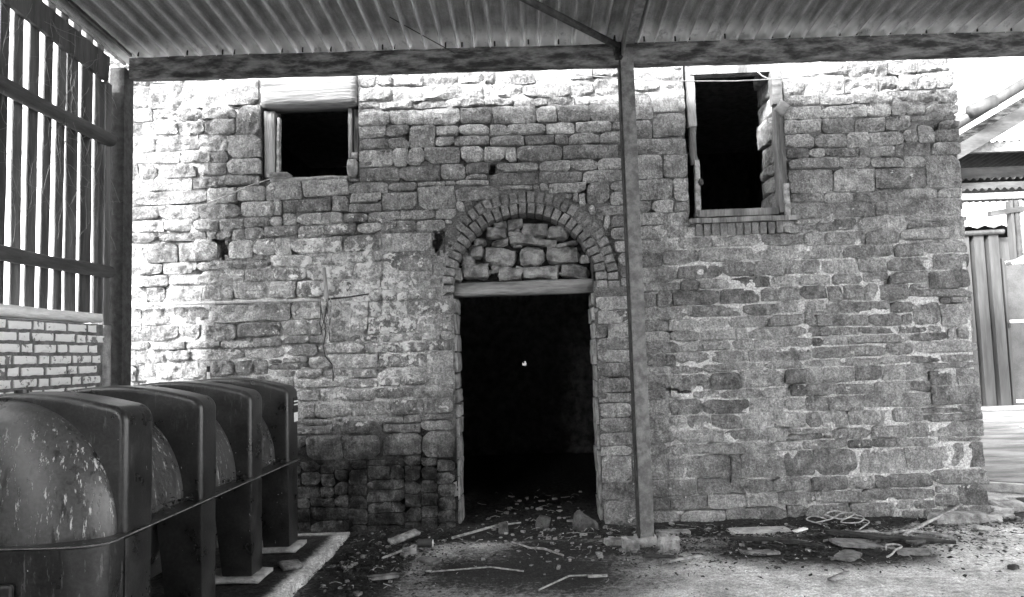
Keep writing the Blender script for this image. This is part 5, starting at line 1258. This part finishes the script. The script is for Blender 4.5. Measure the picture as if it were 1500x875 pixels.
# uncountable litter: leaves, straw, grit
def litter(name, spots, label, mat):
    mb = MB()
    for (cnt, x0, y0, sx, sy, smin, smax) in spots:
        for _ in range(cnt):
            x, y = R.gauss(x0, sx), R.gauss(y0, sy)
            if y > 6.33 and not (-0.6 < x < 0.45):
                y = 6.33 - abs(R.gauss(0, 0.25))
            if x < -1.58 and y < 6.2:
                continue
            z = gz(x, y) + R.uniform(0.004, 0.02)
            s = R.uniform(smin, smax) ** 1.0
            asp = R.choice((0.15, 0.4, 0.6, 0.8))
            a = R.uniform(0, 6.28)
            u = Vector((math.cos(a), math.sin(a), R.uniform(-0.3, 0.3))) * s
            w = Vector((-math.sin(a), math.cos(a), R.uniform(-0.5, 0.5))) * s * asp
            c = Vector((x, y, z))
            mid = Vector((0, 0, s * R.uniform(0.05, 0.3)))
            V = [c - u, c - w * 0.9 + mid, c + u * 0.9, c + w + mid * 0.4]
            mb.add(V, [(0, 1, 2), (0, 2, 3)])
    return tag(mb.build(name, mat), label, 'litter', kind='stuff')
litter('leaf_litter', [(1000, -1.2, 5.6, 0.35, 0.6, 0.006, 0.026), (700, -0.1, 6.2, 0.6, 0.25, 0.004, 0.014), (1000, 1.9, 6.05, 0.9, 0.2, 0.006, 0.024),
                       (800, 2.1, 5.55, 0.7, 0.3, 0.007, 0.03), (500, 3.4, 6.2, 0.3, 0.15, 0.006, 0.025), (500, 0.8, 5.5, 0.4, 0.3, 0.005, 0.022), (900, 0.3, 5.2, 1.5, 0.5, 0.002, 0.009), (700, 2.6, 5.2, 0.9, 0.5, 0.002, 0.009),
                       (700, -0.1, 8.0, 0.8, 0.8, 0.005, 0.016)], 'dry leaves, straw and grit along the wall foot', DRY)
litter('dark_litter', [(1800, -1.2, 5.5, 0.3, 0.6, 0.006, 0.022), (2200, 2.1, 5.7, 0.7, 0.22, 0.006, 0.024), (1100, 1.6, 6.1, 0.9, 0.12, 0.006, 0.024), (400, 3.5, 6.3, 0.25, 0.12, 0.006, 0.022)], 'dark rotted chips and bark on the floor', RUST)

mb = MB()
for k in range(200):
    x0, y0, sx, sy = R.choice(((-1.2, 5.5, 0.3, 0.6), (2.1, 5.7, 0.8, 0.3), (1.6, 6.05, 0.8, 0.15), (0.2, 5.9, 0.7, 0.4), (-0.1, 7.0, 0.4, 0.5)))
    x, y = R.gauss(x0, sx), R.gauss(y0, sy)
    if (y > 6.3 and not -0.6 < x < 0.45) or x < -1.55:
        continue
    a, ln = R.uniform(0, 6.28), R.uniform(0.03, 0.11)
    z = gz(x, y) + 0.012
    mb.tube([(x, y, z), (x + math.cos(a) * ln * 0.5, y + math.sin(a) * ln * 0.5, z + R.uniform(0, 0.02)), (x + math.cos(a + 0.3) * ln, y + math.sin(a + 0.3) * ln, z + R.uniform(0, 0.02))], R.uniform(0.0012, 0.003), 4)
tag(mb.build('twig_litter', STICK), 'scattered straw stalks and thin twigs on the floor', 'litter', kind='stuff')
mb = MB()
for k in range(420):
    x0, y0, sx, sy = R.choice(((-1.2, 5.5, 0.3, 0.6), (2.1, 5.75, 0.8, 0.3), (1.9, 6.1, 0.9, 0.12), (0.4, 5.8, 0.6, 0.3), (3.6, 6.25, 0.25, 0.12), (0.0, 6.6, 0.35, 0.5)))
    x, y = R.gauss(x0, sx), R.gauss(y0, sy)
    if (y > 6.3 and not -0.6 < x < 0.45) or x < -1.5:
        continue
    s = R.uniform(0.008, 0.03)
    V, F = rough_box(s * R.uniform(1, 2), s * R.uniform(0.8, 1.4), s * R.uniform(0.4, 0.9), (1, 1, 1), s * 0.35, 40, k, 0.1)
    a = R.uniform(0, 6.28)
    V = np.stack([V[:, 0] * math.cos(a) - V[:, 1] * math.sin(a) + x, V[:, 0] * math.sin(a) + V[:, 1] * math.cos(a) + y, V[:, 2] + gz(x, y) + s * 0.3], 1)
    mb.add(V, F)
tag(mb.build('stone_chips', INFILL), 'small stone chips and crumbs scattered along the wall foot', 'litter', kind='stuff')

mb = MB()
for (ya, yb) in ((3.62, 4.09), (4.33, 4.81), (5.06, 5.54)):
    for k in range(45):
        x, y = -2.4 + R.uniform(0.43, 0.535), yb - abs(R.gauss(0, 0.16))
        if y < ya:
            continue
        s, a = R.uniform(0.006, 0.02), R.uniform(0, 6.28)
        u = Vector((math.cos(a), math.sin(a), R.uniform(-0.4, 0.6))) * s
        w = Vector((-math.sin(a), math.cos(a), R.uniform(-0.4, 0.6))) * s * R.uniform(0.2, 0.8)
        c = Vector((x, y, 0.725 + R.uniform(0, 0.02) + 0.05 * R.random() ** 4))
        mb.add([c - u, c - w, c + u, c + w + Vector((0, 0, s * 0.4))], [(0, 1, 2), (0, 2, 3)])
tag(mb.build('tank_ledge_litter', DRY), 'dry leaves and fluff caught on the tank seam between the ribs', 'litter', kind='stuff')
